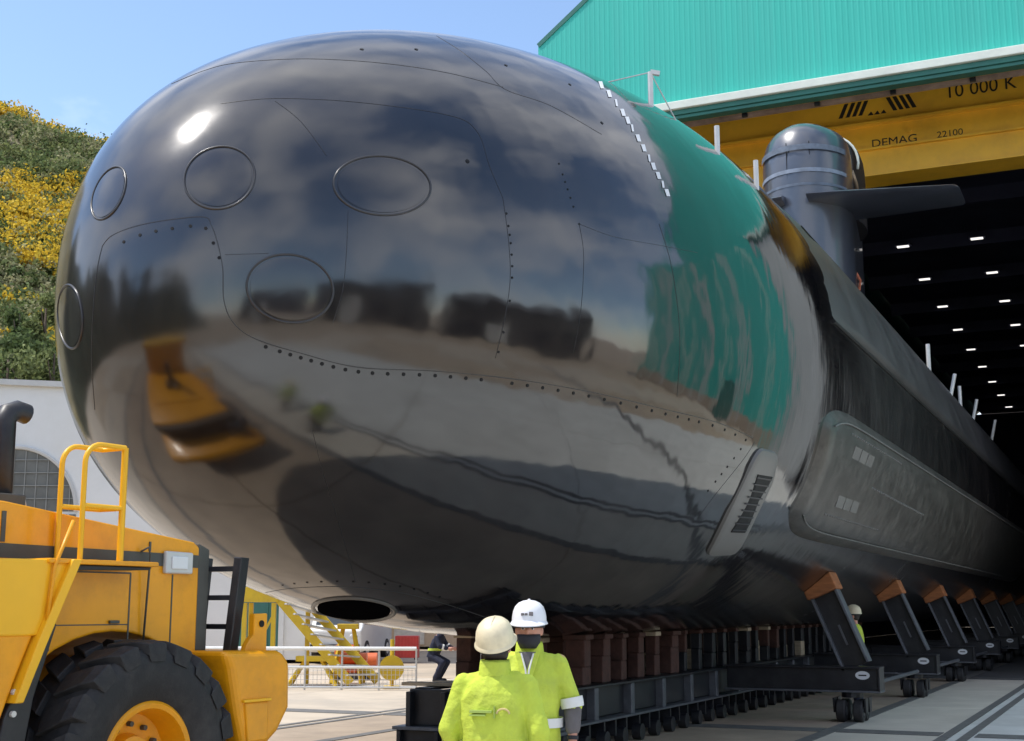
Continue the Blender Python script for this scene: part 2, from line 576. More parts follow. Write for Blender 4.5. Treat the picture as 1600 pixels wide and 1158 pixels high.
def clad(x0, x1, zlo, zhi_fn, pitch=0.16):
    m = MB()
    n = max(1, round((x1 - x0) / pitch))
    w = (x1 - x0) / n
    vs, fs = [], []
    for k in range(n):
        a = x0 + k * w
        for dx, dy in ((0, 0), (w * 0.55, 0), (w * 0.68, -0.005), (w * 0.87, -0.005)):
            x = min(a + dx, x1)
            vs += [hl(x, FY + dy, zlo), hl(x, FY + dy, zhi_fn(x))]
    vs += [hl(x1, FY, zlo), hl(x1, FY, zhi_fn(x1))]
    for k in range(len(vs) // 2 - 1):
        fs.append((2 * k, 2 * k + 2, 2 * k + 3, 2 * k + 1))
    m.add(vs, fs)
    return m


xs_panels = [-15.8, -11.35, -6.9, -2.45, 2.0, 6.45, 10.9, 15.35, 19.8]
for a, b in zip(xs_panels[:-1], xs_panels[1:]):
    clad(a, b, 16.31, top_z).build('gable_cladding_panel', M['teal'], hangar, fix=False)
for a, b in ((6.0, 10.6), (10.6, 15.2), (15.2, 19.8)):
    clad(a, b, 0.0, lambda x: 16.30).build('wall_cladding_panel', M['teal'], hangar, fix=False)
for a, b in ((20.0, 23.6), (23.6, 27.2)):
    clad(a, b, 0.0, lambda x: 16.3).build('annex_cladding_panel', M['teal'], hangar, fix=False)
MB().prism([(20.05, 0), (20.05, 16.2), (27.15, 16.2), (27.15, 0)], lambda a, b, d: hl(a, FY + d, b), 0.06, 30).build('annex_body', M['darkgreen'], hangar)
for x, w_, mt in ((8.3, 0.22, 'whitetrim'), (11.6, 0.45, 'roofwhite'), (14.2, 0.22, 'whitetrim'), (17.3, 0.7, 'roofwhite'), (19.9, 0.3, 'whitetrim'), (22.6, 0.9, 'roofwhite'), (25.4, 0.3, 'whitetrim')):  # unseen pale strips, added to break up the teal reflection in the hull
    MB().box(hl(x, FY - 0.10, 7.9), (w_, 0.16, 15.6)).build('added_thin_strip' if w_ < 0.4 else 'added_wide_strip', M[mt], hangar, bevel=0.02)
MB().box(hl(16.6, FY - 0.08, 0.75), (20.4, 0.12, 1.5)).build('plinth', M['slab'][0], hangar)
MB().box(hl(12.9, FY - 0.16, 2.1), (1.6, 0.1, 4.2)).build('added_dark_door', M['darkgreen'], hangar, bevel=0.02)  # unseen dark door, added for the same broken reflection
m = MB().prism([(-15.78, 16.42)] + [(a, b - 0.06) for a, b in prof[1:-1]] + [(19.78, 16.42)], lambda a, b, d: hl(a, FY + d, b), 0.05, 0.3)
m.build('gable_backing', M['darkgreen'], hangar)
MB().box(hl(-4.9, FY - 0.14, 16.20), (22.2, 0.42, 0.24)).build('white_gutter', M['whitetrim'], hangar, bevel=0.02)
MB().box(hl(-4.9, FY - 0.10, 16.00), (22.1, 0.30, 0.15)).build('fascia_strip', M['darkgreen'], hangar, bevel=0.01)
MB().box(hl(-4.9, FY - 0.02, 15.87), (22.0, 0.36, 0.10)).build('fascia_strip', M['darkgreen'], hangar, bevel=0.01)
rk = MB()
for (a, za), (b, zb) in zip(prof[1:-2], prof[2:-1]):
    rk.bar(hl(a, FY + 0.12, za), hl(b, FY + 0.12, zb), 0.30, 0.14)
rk.build('rake_trim', M['darkgreen'], hangar)
# door header behind the fascia with brackets
MB().box(hl(-5.2, FY + 0.42, 15.83), (19.4, 0.2, 0.10)).build('door_header', mat('header_steel', (0.30, 0.22, 0.18), 0.7, var=0.4, scale=1.5), hangar)
for k in range(9):
    MB().box(hl(-13.6 + 2.1 * k, FY + 0.30, 15.80), (0.16, 0.1, 0.12)).build('door_track_bracket', M['black_steel'], hangar, bevel=0.01)
# jambs and columns
MB().box(hl(-15.2, FY + 0.3, 7.85), (1.2, 0.7, 15.7)).build('door_jamb', M['whitetrim'], hangar, bevel=0.03)
MB().box(hl(3.9, FY + 0.2, 7.85), (4.15, 0.7, 15.7)).build('door_jamb', mat('grey_jamb', (0.45, 0.46, 0.44), 0.7, var=0.2, scale=0.5, stretch=(3, 3, 0.3)), hangar, bevel=0.03)
# side, back walls and roof
D1 = 138.0
for x in (-15.72, 19.72):
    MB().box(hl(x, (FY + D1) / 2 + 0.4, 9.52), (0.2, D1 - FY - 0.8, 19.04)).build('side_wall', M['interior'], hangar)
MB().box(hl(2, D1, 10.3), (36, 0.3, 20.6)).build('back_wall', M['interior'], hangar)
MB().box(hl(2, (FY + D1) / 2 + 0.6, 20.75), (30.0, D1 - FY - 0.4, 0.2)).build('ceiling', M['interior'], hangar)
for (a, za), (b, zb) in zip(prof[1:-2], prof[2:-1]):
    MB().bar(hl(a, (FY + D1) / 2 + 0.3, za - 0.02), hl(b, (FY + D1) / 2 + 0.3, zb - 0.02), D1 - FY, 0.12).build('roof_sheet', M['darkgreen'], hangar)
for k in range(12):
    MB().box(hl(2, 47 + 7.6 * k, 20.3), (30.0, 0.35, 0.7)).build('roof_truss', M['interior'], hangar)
# floor of the hangar
MB().box((2, (FY + D1) / 2 + 0.3, -0.05), (35.4, D1 - FY - 0.8, 0.08)).build('hangar_floor', mat('hangar_floor', (0.10, 0.10, 0.10), 0.7, var=0.2, scale=0.5), ground)

# ceiling lamps, two rows that run into the depth
lamp0 = None
rowlab = ('small lit ceiling lamp in the hangar row nearer the sail', 'small lit ceiling lamp in the hangar row farther right of the sail')
for row, x in enumerate((-9.75, -6.15, -2.6)):
    for k in range(9):
        lab = '%s lamp of the %s ceiling row seen through the open hangar door' % (
            ('nearest', 'second', 'third', 'fourth', 'fifth', 'sixth', 'seventh', 'eighth', 'farthest')[k], ('left', 'middle', 'right')[row])
        loc = (x, 68.6 + 7.6 * k, 20.0)
        if lamp0 is None:
            lamp0 = thing('ceiling_lamp', lab, 'lamp', loc, 0, 'lamps on the hangar ceiling')
            MB().box((0, 0, 0.06), (0.85, 0.5, 0.10)).build('housing', M['interior'], lamp0)
            MB().box((0, 0, -0.02), (0.58, 0.22, 0.06)).build('diffuser', M['lamp'], lamp0)
            MB().tube([(0, 0, 0.1), (0, 0, 0.65)], 0.02, 5).build('hanger_rod', M['interior'], lamp0)
        else:
            copy_tree(lamp0, None, loc, 0, lab)

# ------------------------------------------------------------------ overhead crane
CY = 39.2
KS = CY / 42.0
crane = thing('overhead_crane', 'orange overhead crane girder with black capacity lettering inside the hangar door', 'crane', (2, CY, EYE + 13.6 * KS))
band = [(0.0, 0.0), (-0.10, 0.0), (-0.10, 0.05), (-0.02, 0.05), (-0.02, 0.86), (-0.14, 0.86), (-0.14, 0.93), (-0.06, 0.93),
        (-0.06, 1.66), (-0.30, 1.66), (-0.30, 1.74), (-0.10, 1.74), (-0.10, 3.0), (-0.2, 3.0), (-0.2, 3.08), (1.1, 3.08), (1.1, 0.0)]
MB().prism(band, lambda a, b, d: (d, a, b * KS), -17.2, 17.2).build('girder', M['crane'], crane)
for x in (-16.9, 16.9):
    MB().box((x, 0.5, 1.2), (0.7, 3.4, 1.0)).build('end_carriage', M['crane'], crane, bevel=0.03)


def text_mesh(body, size, name, material, parent, loc, rot, extrude=0.004, sx=1.0):
    c = bpy.data.curves.new(name, 'FONT')
    c.body = body
    c.size = size
    c.extrude = extrude
    c.align_x = 'CENTER'
    c.align_y = 'CENTER'
    o = bpy.data.objects.new(name, c)
    me = baked(o)
    me.materials.clear()
    me.materials.append(material)
    t = bpy.data.objects.new(name, me)
    COL.objects.link(t)
    t.parent = parent
    t.location = loc
    t.rotation_euler = rot
    t.scale = (sx, 1, 1)
    return t


def crane_at(px, py):
    p = at_y(px, py, CY - 0.1)
    return p.x - 2, p.z - EYE - 13.6 * KS


a = crane_at(1532, 137)
text_mesh('10 000 K', 0.56, 'capacity_lettering', M['ink'], crane, (a[0], -0.106, a[1]), (R(90), 0, 0), sx=0.95)
a = crane_at(1397, 220)
text_mesh('DEMAG', 0.34, 'maker_lettering', M['ink'], crane, (a[0], -0.066, a[1]), (R(90), 0, 0), sx=1.15)
a = crane_at(1484, 208)
text_mesh('22100', 0.27, 'number_lettering', M['ink'], crane, (a[0], -0.066, a[1]), (R(90), 0, 0), sx=1.1)
# hazard stripes
for k, px in enumerate((1318, 1329, 1339, 1349, 1393, 1403, 1413, 1423)):
    cx, cz = crane_at(px, 174 - (px - 1318) * 0.155)
    s = 0.10 if k < 4 else -0.10
    MB().add([(cx - 0.06 - s, -0.106, cz - 0.22), (cx + 0.06 - s, -0.106, cz - 0.22), (cx + 0.06 + s, -0.106, cz + 0.22), (cx - 0.06 + s, -0.106, cz + 0.22)],
             [(0, 1, 2, 3)]).build('hazard_stripe', M['ink'], crane, fix=False)
for k, px in enumerate((1360, 1370, 1380)):
    cx, cz = crane_at(px, 181 - (px - 1318) * 0.155)
    MB().add([(cx - 0.09, -0.106, cz - 0.12), (cx + 0.09, -0.106, cz - 0.12), (cx + 0.02, -0.106, cz + 0.0)], [(0, 1, 2)]).build('hazard_stripe', M['ink'], crane, fix=False)
for k in range(9):
    MB().tube([(-14 + 3.4 * k, -0.06, 1.32 * KS), (-14 + 3.4 * k, -0.14, 1.32 * KS)], 0.07, 8).build('bolt_boss', M['crane'], crane)

# ------------------------------------------------------------------ submarine hull
HX, HY, HZ = -7.023, 7.927, 4.904
LN, ES, ET, EB, RS, RTP, RBT, NZ, CS = 8.709, 1.931, 2.048, 2.72, 3.671, 3.414, 3.554, -0.706, 0.926
sub = thing('submarine', 'huge glossy black submarine resting on a wheeled cradle, bow towards the camera', 'submarine', (HX, HY, 0))


def hull_section(y):
    """y metres aft of nose -> half width, centre z, top height, bottom height"""
    s = y / LN
    k = max(0.0, min(1.0, 1 - s))
    rs, rt, rb = [(1 - k ** e) ** (1 / e) for e in (ES, ET, EB)]
    tp = 1.0
    if y > 55:
        tp = max(0.05, math.sqrt(max(0.0, 1 - ((y - 55) / 26.5) ** 2)))
    zc = HZ + NZ * (1 - rs)
    return RS * rs * tp, zc, (RTP * rt - NZ * (1 - rs) * rt) * tp, (RBT * rb + NZ * (1 - rs) * rb) * tp


def hull_pt(y, phi, off=0.0):
    a, zc, t, b = hull_section(y)
    c, s = math.cos(phi), math.sin(phi)
    cx = math.copysign(abs(c) ** CS, c)
    sx = math.copysign(abs(s) ** CS, s)
    x, z = a * cx, zc + (t if s > 0 else b) * sx
    if off:
        nl = math.hypot(x, z - zc) or 1
        x += off * x / nl
        z += off * (z - zc) / nl
    return Vector((x, y, z))


ys = [LN * (1 - math.cos(u * math.pi / 2)) for u in [(k / 90) ** 1.15 for k in range(91)]]
ys[0] = 0.0
ys += [LN + (81 - LN) * k / 60 for k in range(1, 61)]
NP = 240
vs = [hull_pt(0.0, 0)]
vs = [Vector((0, 0, HZ + NZ))]
for y in ys[1:]:
    vs += [hull_pt(y, 2 * math.pi * k / NP) for k in range(NP)]
fs = [(0, 1 + (k + 1) % NP, 1 + k) for k in range(NP)]
for i in range(len(ys) - 2):
    for k in range(NP):
        a0 = 1 + i * NP
        fs.append((a0 + k, a0 + (k + 1) % NP, a0 + NP + (k + 1) % NP, a0 + NP + k))
fs.append(tuple(1 + (len(ys) - 2) * NP + k for k in range(NP)))
hm = MB().add(vs, fs)
hull = hm.build('hull', M['hull'], sub, smooth=True)
BVH = BVHTree.FromPolygons([Vector(q) for q in hm.v], hm.f)
SUBO = Vector((HX, HY, 0))


def on_hull(px, py):
    """point and normal (submarine space) of the hull where the photo shows a feature"""
    loc, nor, idx, dist = BVH.ray_cast(CAM - SUBO, ray(px, py))
    if loc is None:
        return None, None
    if nor.dot(ray(px, py)) > 0:
        nor = -nor
    return loc, nor


def smooth_line(pts, n=6):
    out = []
    P = [Vector(p) for p in pts]
    for i in range(len(P) - 1):
        p0, p1, p2, p3 = P[max(i - 1, 0)], P[i], P[i + 1], P[min(i + 2, len(P) - 1)]
        for k in range(n):
            t = k / n
            out.append(0.5 * ((2 * p1) + (-p0 + p2) * t + (2 * p0 - 5 * p1 + 4 * p2 - p3) * t * t + (-p0 + 3 * p1 - 3 * p2 + p3) * t ** 3))
    out.append(P[-1])
    return out


def hull_line(pix, w=0.012, h=0.0025, name='seam', material=None):
    m = MB()
    w0 = w
    pts = []
    for q in smooth_line([(a, b) for a, b in pix], 8):
        p, n_ = on_hull(q.x, q.y)
        if p is not None:
            pts.append((p, n_))
    vs, fs = [], []
    for i, (p, n_) in enumerate(pts):
        d = (pts[min(i + 1, len(pts) - 1)][0] - pts[max(i - 1, 0)][0]).normalized()
        s = d.cross(n_).normalized()
        w = w0 * (0.75 + 0.5 * mnoise.noise(Vector((i * 0.23, w0 * 900, pix[0][0] * 0.1))))
        vs += [p - s * w / 2 - n_ * 0.004, p - s * w / 3 + n_ * h, p + s * w / 3 + n_ * h, p + s * w / 2 - n_ * 0.004]
    for i in range(len(pts) - 1):
        for k in range(3):
            fs.append((4 * i + k, 4 * i + k + 1, 4 * i + 5 + k, 4 * i + 4 + k))
    return m.add(vs, fs).build(name, material or M['seam_line'], sub, smooth=False)


def hull_bolts(pix, step, off=(0, 12), r=0.013, skip=0.0):
    """a row of countersunk bolt heads beside a seam, joined as one part"""
    m = MB()
    L = smooth_line(pix, 10)
    acc = 0
    last = L[0]
    for q in L[1:]:
        acc += (q - last).length
        last = q
        if acc >= step:
            acc = 0
            if rnd.random() < skip:
                continue
            p, n_ = on_hull(q.x + off[0], q.y + off[1])
            if p is None:
                continue
            u = n_.orthogonal().normalized()
            w = n_.cross(u)
            m.add([p + n_ * 0.004 + (u * math.cos(t) + w * math.sin(t)) * r for t in [k * math.pi / 4 for k in range(8)]], [tuple(range(8))])
    if m.v:
        return tag(m.build('bolt_row', M['seam'], sub, fix=False), kind='stuff')


def hull_patch(outline, prof, name, material, smooth=True, nring=None, center=None, parent=None, sharp=None):
    """raised patch on the hull: outline in photo pixels, prof = [(fraction of radius, height)]"""
    c = center or (sum(p[0] for p in outline) / len(outline), sum(p[1] for p in outline) / len(outline))
    m = MB()
    vs, fs = [], []
    n = len(outline)
    for fr, h in prof:
        for x, y in outline:
            p, n_ = on_hull(c[0] + (x - c[0]) * fr, c[1] + (y - c[1]) * fr)
            if p is None:
                p, n_ = on_hull(*c)
            vs.append(p + n_ * h)
    for i in range(len(prof) - 1):
        for k in range(n):
            fs.append((i * n + k, i * n + (k + 1) % n, (i + 1) * n + (k + 1) % n, (i + 1) * n + k))
    if prof[-1][0] > 0:
        p, n_ = on_hull(*c)
        vs.append(p + n_ * prof[-1][1])
        o = (len(prof) - 1) * n
        fs += [(o + k, o + (k + 1) % n, len(vs) - 1) for k in range(n)]
    return m.add(vs, fs).build(name, material, parent or sub, smooth=smooth, sharp=sharp)


def ell(cx, cy, a, b, rot=0, n=40):
    cr_, sr = math.cos(R(rot)), math.sin(R(rot))
    return [(cx + a * math.cos(t) * cr_ - b * math.sin(t) * sr, cy + a * math.cos(t) * sr + b * math.sin(t) * cr_) for t in [2 * math.pi * k / n for k in range(n)]]


def hatch(cx, cy, a, b, rot, label):
    h = hull_patch(ell(cx, cy, a * 0.93, b * 0.93, rot), [(1.0, -0.006), (0.985, 0.006), (0.9, 0.007), (0.6, 0.008), (0.3, 0.008)], 'torpedo_hatch', M['hatch'], sharp=50)
    h['label'] = label
    pts = []
    for q in ell(cx, cy, a, b, rot, 48):
        p, n_ = on_hull(*q)
        if p is not None:
            pts.append(p + n_ * 0.002)
    MB().tube(pts, 0.0095, 6, closed=True).build('hatch_ring', M['ring'], h, smooth=True)


hatch(343, 278, 56, 48, -18, 'round hatch upper centre of the bow')
hatch(597, 290, 76, 46, 4, 'wide oval hatch high on the starboard bow')
hatch(453, 451, 68, 53, 10, 'round hatch low on the starboard bow')
hatch(170, 302, 22, 44, 24, 'narrow hatch high on the port bow')
hatch(110, 495, 19, 50, -4, 'narrow hatch low on the port bow')

# plating seams
S1 = [(160, 384), (175, 368), (210, 354), (260, 344), (318, 339), (330, 352), (340, 380), (348, 420), (350, 470), (365, 505), (400, 530), (470, 552), (560, 574),
      (680, 580), (800, 592), (920, 612), (1040, 640), (1120, 660), (1176, 684)]
hull_line(S1, 0.014)
hull_line([(160, 384), (152, 420), (146, 480), (143, 560), (148, 640)], 0.014)
hull_bolts([(165, 384), (210, 362), (260, 351), (312, 347), (328, 370), (340, 400)], 24, (4, 7), 0.014)
hull_bolts([(400, 530), (470, 552), (560, 574), (680, 580), (800, 592), (920, 612), (1040, 640), (1120, 660), (1168, 682)], 15, (0, 7), 0.016, 0.1)
hull_line([(268, 131), (320, 110), (372, 98), (480, 92), (600, 99), (700, 114), (786, 136)], 0.014)
hull_line([(682, 56), (720, 80), (760, 112), (790, 140), (860, 165), (940, 210)], 0.010)
hull_line([(345, 162), (430, 154), (560, 160), (700, 180), (745, 205), (765, 260), (786, 310)], 0.006)
hull_line([(430, 158), (470, 190), (510, 243)], 0.010)
hull_line([(786, 310), (795, 380), (797, 440), (788, 500), (774, 560)], 0.008)
hull_bolts([(784, 320), (793, 380), (795, 440), (786, 500), (772, 558)], 13, (5, 0), 0.011, 0.2)
hull_bolts([(868, 240), (885, 290), (905, 350)], 12, (0, 0), 0.010, 0.2)
hull_line([(905, 350), (912, 400), (908, 480), (896, 550)], 0.007)
hull_line([(905, 350), (960, 370), (1040, 385), (1090, 395)], 0.007)
hull_line([(544, 330), (541, 400), (535, 455), (520, 505)], 0.008)
hull_line([(352, 398), (420, 396)], 0.008)
hull_line([(1180, 690), (1160, 720), (1120, 770), (1090, 810)], 0.008)
hull_bolts([(1172, 690), (1150, 720), (1110, 770)], 14, (-6, 0), 0.014)
hull_line([(488, 672), (505, 740), (530, 820), (556, 910)], 0.008)
hull_line([(415, 926), (460, 919), (540, 917), (620, 925), (690, 942), (760, 965)], 0.014)
hull_bolts([(425, 920), (480, 913), (560, 912), (640, 922), (700, 940)], 17, (0, -3), 0.014, 0.1)
hull_line([(1030, 350), (1050, 420), (1062, 520), (1058, 620)], 0.008)
for q in ((555, 75), (640, 75), (880, 130), (780, 100), (930, 190), (720, 250)):
    hull_bolts([q, (q[0] + 14, q[1] + 3)], 9, (0, 0), 0.02)

# draft marks on the shoulder
L = smooth_line([(928, 122), (960, 158), (990, 205), (1016, 252), (1042, 302)], 12)
acc, last, cnt = 0, L[0], 0
for q in L[1:]:
    acc += (q - last).length
    last = q
    if acc > 14:
        acc = 0
        cnt += 1
        vs = []
        dx = 4.5 if cnt % 3 else 2.5
        for sx, sy in ((-dx, -6), (dx * 0.3, -6), (dx, 5), (-dx * 0.2, 5)):
            p, n_ = on_hull(q.x + sx, q.y + sy)
            if p is not None:
                vs.append(p + n_ * 0.006)
        if len(vs) == 4:
            MB().add(vs, [(0, 1, 2, 3)]).build('draft_mark', M['mark'], sub, fix=False)

# keel hatch: black patch on the skin, the hole's inner shade is painted
oval = hull_patch(ell(553, 952, 58, 14, 3), [(1.0, -0.01), (0.97, 0.02)] + [(f, 0.02) for f in (0.85, 0.7, 0.55, 0.4, 0.25, 0.1)], 'keel_opening_patch', M['painted_void'], sharp=40)
oval['label'] = 'dark oval opening under the bow'
pts = []
for q in ell(553, 952, 64, 18, 3, 48):
    p, n_ = on_hull(*q)
    if p is not None:
        pts.append(p)
MB().tube(pts, 0.022, 8, closed=True).build('opening_rim', M['greyfair'], oval, smooth=True)


# side fairing with grille
def rounded(poly, n=5, f=0.25):
    out = []
    N = len(poly)
    for i in range(N):
        p0, p1, p2 = Vector(poly[i - 1]), Vector(poly[i]), Vector(poly[(i + 1) % N])
        a_, b_ = p1 + (p0 - p1) * f, p1 + (p2 - p1) * f
        for k in range(n + 1):
            t = k / n
            q = a_ * (1 - t) ** 2 + p1 * 2 * t * (1 - t) + b_ * t * t
            out.append((q.x, q.y))
    return out


fair = hull_patch(rounded([(1184, 698), (1214, 706), (1206, 750), (1150, 866), (1100, 869), (1122, 826)], 4, 0.22), [(1.0, -0.01), (0.97, 0.035), (0.9, 0.045), (0.75, 0.05), (0.6, 0.05), (0.45, 0.05), (0.3, 0.05), (0.15, 0.05)], 'side_fairing', M['greyfair'], sharp=35)
fair['label'] = 'grey slanted fairing with a dark grille on the starboard side'
hull_patch([(1178, 738), (1201, 742), (1158, 829), (1136, 828)], [(1.0, 0.03), (0.98, 0.06), (0.8, 0.06), (0.6, 0.06), (0.4, 0.06), (0.2, 0.06)], 'grille', M['seam'], smooth=False, parent=fair)
for k in range(9):
    t = (k + 0.5) / 9
    x0, y0 = 1178 + (1136 - 1178) * t, 738 + (828 - 738) * t
    x1, y1 = 1201 + (1158 - 1201) * t, 742 + (829 - 742) * t
    (p, n1), (q, n2) = on_hull(x0, y0), on_hull(x1, y1)
    MB().bar(p + n1 * 0.062, q + n2 * 0.062, 0.016, 0.008, n1).build('grille_bar', M['black_steel'], fair)


# flank array: long raised panel
def side_phi(y, z):
    a, zc, t, b = hull_section(y)
    s = max(-1, min(1, (z - zc) / (t if z > zc else b)))
    return math.copysign(math.asin(abs(s) ** (1 / CS)), s)


ya, yb = 8.7, 42.0
vs, fs = [], []
NR, NC = 60, 14
for i in range(NR + 1):
    t = i / NR
    y = ya + (yb - ya) * t ** 1.6
    zt = 4.30 - 0.25 * math.exp(-(y - ya) * 2.2)
    zb = 2.62 + 0.25 * math.exp(-(y - ya) * 2.2)
    for k in range(NC + 1):
        w = k / NC
        ph = side_phi(y, zb + (zt - zb) * w)
        e = min(w, 1 - w) * 1.68
        h = 0.12 * min(1, e / 0.16) * min(1, (y - ya) / 0.2) - 0.008
        vs.append(hull_pt(y, ph, h))
for i in range(NR):
    for k in range(NC):
        a0 = i * (NC + 1) + k
        fs.append((a0, a0 + 1, a0 + NC + 2, a0 + NC + 1))
arr = MB().add(vs, fs).build('flank_array', M['array'], sub, smooth=True, sharp=35)
arr['label'] = 'long grey sonar panel along the starboard flank'
for zt0, sg in ((4.30, -1), (2.62, 1)):
    pts = []
    for k in range(40):
        y = ya + 0.25 + (yb - ya - 0.5) * (k / 39) ** 1.6
        z = zt0 + sg * 0.25 * math.exp(-(y - ya) * 2.2) + sg * 0.16
        pts.append(hull_pt(y, side_phi(y, z), 0.112))
    MB().tube(pts, 0.012, 5).build('array_edge', M['greyfair'], arr)


def arr_pt(y, z, h):
    return hull_pt(y, side_phi(y, z), h)


for k in range(3):
    y0 = 10.3 + 0.5 * k
    q = MB()
    q.loft([[arr_pt(y0, zz, hh) for zz, hh in ((3.12, 0.10), (3.12, 0.128), (3.9, 0.128), (3.9, 0.10))],
            [arr_pt(y0 + 0.44, zz, hh) for zz, hh in ((3.12, 0.10), (3.12, 0.128), (3.9, 0.128), (3.9, 0.10))]])
    q.build('array_cover_plate', M['greyfair'], arr)
for z in (3.0, 4.02):
    q = MB()
    for k in range(26):
        y0 = 10.0 + k * 0.16
        p = arr_pt(y0, z, 0.114)
        q.ball(p, 0.016, 6, 4)
    tag(q.build('array_bolts', M['greyfair'], arr), kind='stuff')
q = MB()
for k in range(30):
    p = arr_pt(12.2 + k * 0.18, 3.5 - 0.002 * k, 0.114)
    q.ball(p, 0.02, 6, 4)
tag(q.build('array_bolts', M['greyfair'], arr), kind='stuff')


# casing (raised upper deck structure)
vs, fs = [], []
NR = 70
CW = [0, 0.002, 0.006, 0.012, 0.025, 0.05] + [0.1 + 0.05 * k for k in range(17)] + [0.95, 0.975, 0.988, 0.994, 0.998, 1.0]
NC = len(CW) - 1
for i in range(NR + 1):
    y = 9.2 + (66 - 9.2) * (i / NR) ** 1.4
    zc_edge = 5.42
    p0 = side_phi(y, zc_edge)
    for k in range(NC + 1):
        w = CW[k]
        ph = p0 + (math.pi - 2 * p0) * w
        e = min(w, 1 - w)
        h = 0.075 * min(1, e / 0.006) * min(1, (y - 9.2) / 2.0) - 0.004
        vs.append(hull_pt(y, ph, h))
for i in range(NR):
    for k in range(NC):
        a0 = i * (NC + 1) + k
        fs.append((a0, a0 + 1, a0 + NC + 2, a0 + NC + 1))
casing = MB().add(vs, fs).build('casing', M['hull_matte'], sub, smooth=True, sharp=50)
vs, fs = [], []
NC = 12
for i in range(NR + 1):
    y = 12.5 + (64 - 12.5) * (i / NR) ** 1.3
    for k in range(NC + 1):
        ph = R(52) + (math.pi - R(104)) * k / NC
        vs.append(hull_pt(y, ph, 0.085 if 0 < k < NC and 0 < i < NR else 0.06))
for i in range(NR):
    for k in range(NC):
        a0 = i * (NC + 1) + k
        fs.append((a0, a0 + 1, a0 + NC + 2, a0 + NC + 1))
MB().add(vs, fs).build('deck_walkway', M['deck_matte'], sub, smooth=True)
pts = []
for k in range(60):
    y = 9.3 + (62 - 9.3) * (k / 59) ** 1.4
    pts.append(hull_pt(y, side_phi(y, 5.39), 0.012))
MB().tube(pts, 0.022, 6).build('casing_joint', M['seam'], sub)
# thin joint on the casing
for zz, y0, y1 in ((6.9, 10.0, 60.0),):
    pts = [hull_pt(y0 + (y1 - y0) * k / 40, side_phi(y0 + (y1 - y0) * k / 40, zz), 0.05) for k in range(41)]
    MB().tube(pts, 0.012, 5).build('casing_joint', M['seam'], sub)

# deck stanchions
stan = [(1017, 118, 172), (1121, 203, 246), (1182, 257, 300), (1452, 519, 566), (1484, 566, 602), (1501, 581, 617), (1519, 606, 640), (1548, 630, 664)]
for k, (px, y0, y1) in enumerate(stan):
    base = None
    for dy in range(0, 60, 2):
        p, n_ = on_hull(px, y1 + dy - 8)
        if p is not None and p.z > 6.0:
            base = p
            break
    if base is None:
        continue
    D = (base + SUBO - CAM).dot(FW)
    hgt = (y1 - y0) * D / FPX
    lean = Vector((0, 0, 0)) if k not in (4, 6, 7) else Vector((0.25, 0.1, 0))
    s = MB()
    s.tube([base - Vector((0, 0, 0.08)), base + Vector((0, 0, hgt)) + lean * hgt], 0.032 if k < 3 else 0.045, 8)
    st = s.build('stanchion', M['galv'], sub, smooth=True, sharp=40)
    if k == 0:
        top = base + Vector((0, 0, hgt))
        s = MB()
        s.bar(top, top + Vector((0.10, 0.04, -0.02)), 0.05, 0.05)
        s.tube([top, top + Vector((-0.9, -0.5, -0.28))], 0.008, 5)
        s.tube([top, top + Vector((0.3, 0.9, -0.9))], 0.008, 5)
        s.build('stay_wire', M['galv'], st)

# ---- sail
SY0, SY1 = 31.9 - HY, 40.5 - HY


def sail_hw(u):
    u = max(0.0, min(1.0, u))
    return 1.10 * min(1.0, (1 - (1 - min(u / 0.16, 1)) ** 2) ** 0.5) * (1 - max(0, u - 0.16) / 0.84) ** 0.8 + 0.015


def sail_ring(z, k=1.0, dy=0.0, n=48, shrink=1.0):
    Lx = (SY1 - SY0)
    pts = []
    for i in range(n):
        t = 2 * math.pi * i / n
        c, s = math.cos(t), math.sin(t)
        u = 0.5 - 0.5 * c                           # 0 at leading edge
        hw = sail_hw(u)
        pts.append(Vector((math.copysign(hw, s) * shrink * (1 if abs(s) > 1e-6 else 0), SY0 + dy + Lx * (0.5 + (u - 0.5) * k), z)))
    return pts


rings = [sail_ring(z, 1 + 0.02 * (12.5 - z) / 4) for z in (7.6, 8.4, 9.2, 10.2, 11.2, 12.2, 12.8)]
rings += [sail_ring(z, k, 0.0, 48, s) for z, k, s in ((13.15, 0.985, 0.99), (13.45, 0.965, 0.94), (13.68, 0.93, 0.82), (13.84, 0.88, 0.62), (13.92, 0.8, 0.3))]
sail = MB().loft(rings).build('sail', M['sail'], sub, smooth=True, sharp=60)


def sail_band(z0, z1, half, material, name):
    Lx = SY1 - SY0
    lo, hi = [], []
    for i in range(25):
        w = -1 + 2 * i / 24
        u = 0.11 * w * w
        hw = sail_hw(u) + 0.012
        y = SY0 + Lx * u - 0.012
        lo.append(Vector((math.copysign(hw, w) if abs(w) > 1e-6 else 0.0, y, z0)))
        hi.append(Vector((math.copysign(hw, w) if abs(w) > 1e-6 else 0.0, y, z1)))
    vs = lo + hi
    return MB().add(vs, [(k, k + 1, 26 + k, 25 + k) for k in range(24)]).build(name, material, sail, smooth=True)


sail_band(12.98, 13.12, 0.35, mat('pale_band', (0.13, 0.16, 0.21), 0.5, var=0.3), 'pale_band')
sail_band(12.40, 12.50, 0.35, mat('pale_band_c', (0.22, 0.26, 0.33), 0.5, var=0.3), 'pale_band')
sail_band(12.05, 12.12, 0.35, mat('pale_band_b', (0.12, 0.15, 0.20), 0.5, var=0.3), 'pale_band')
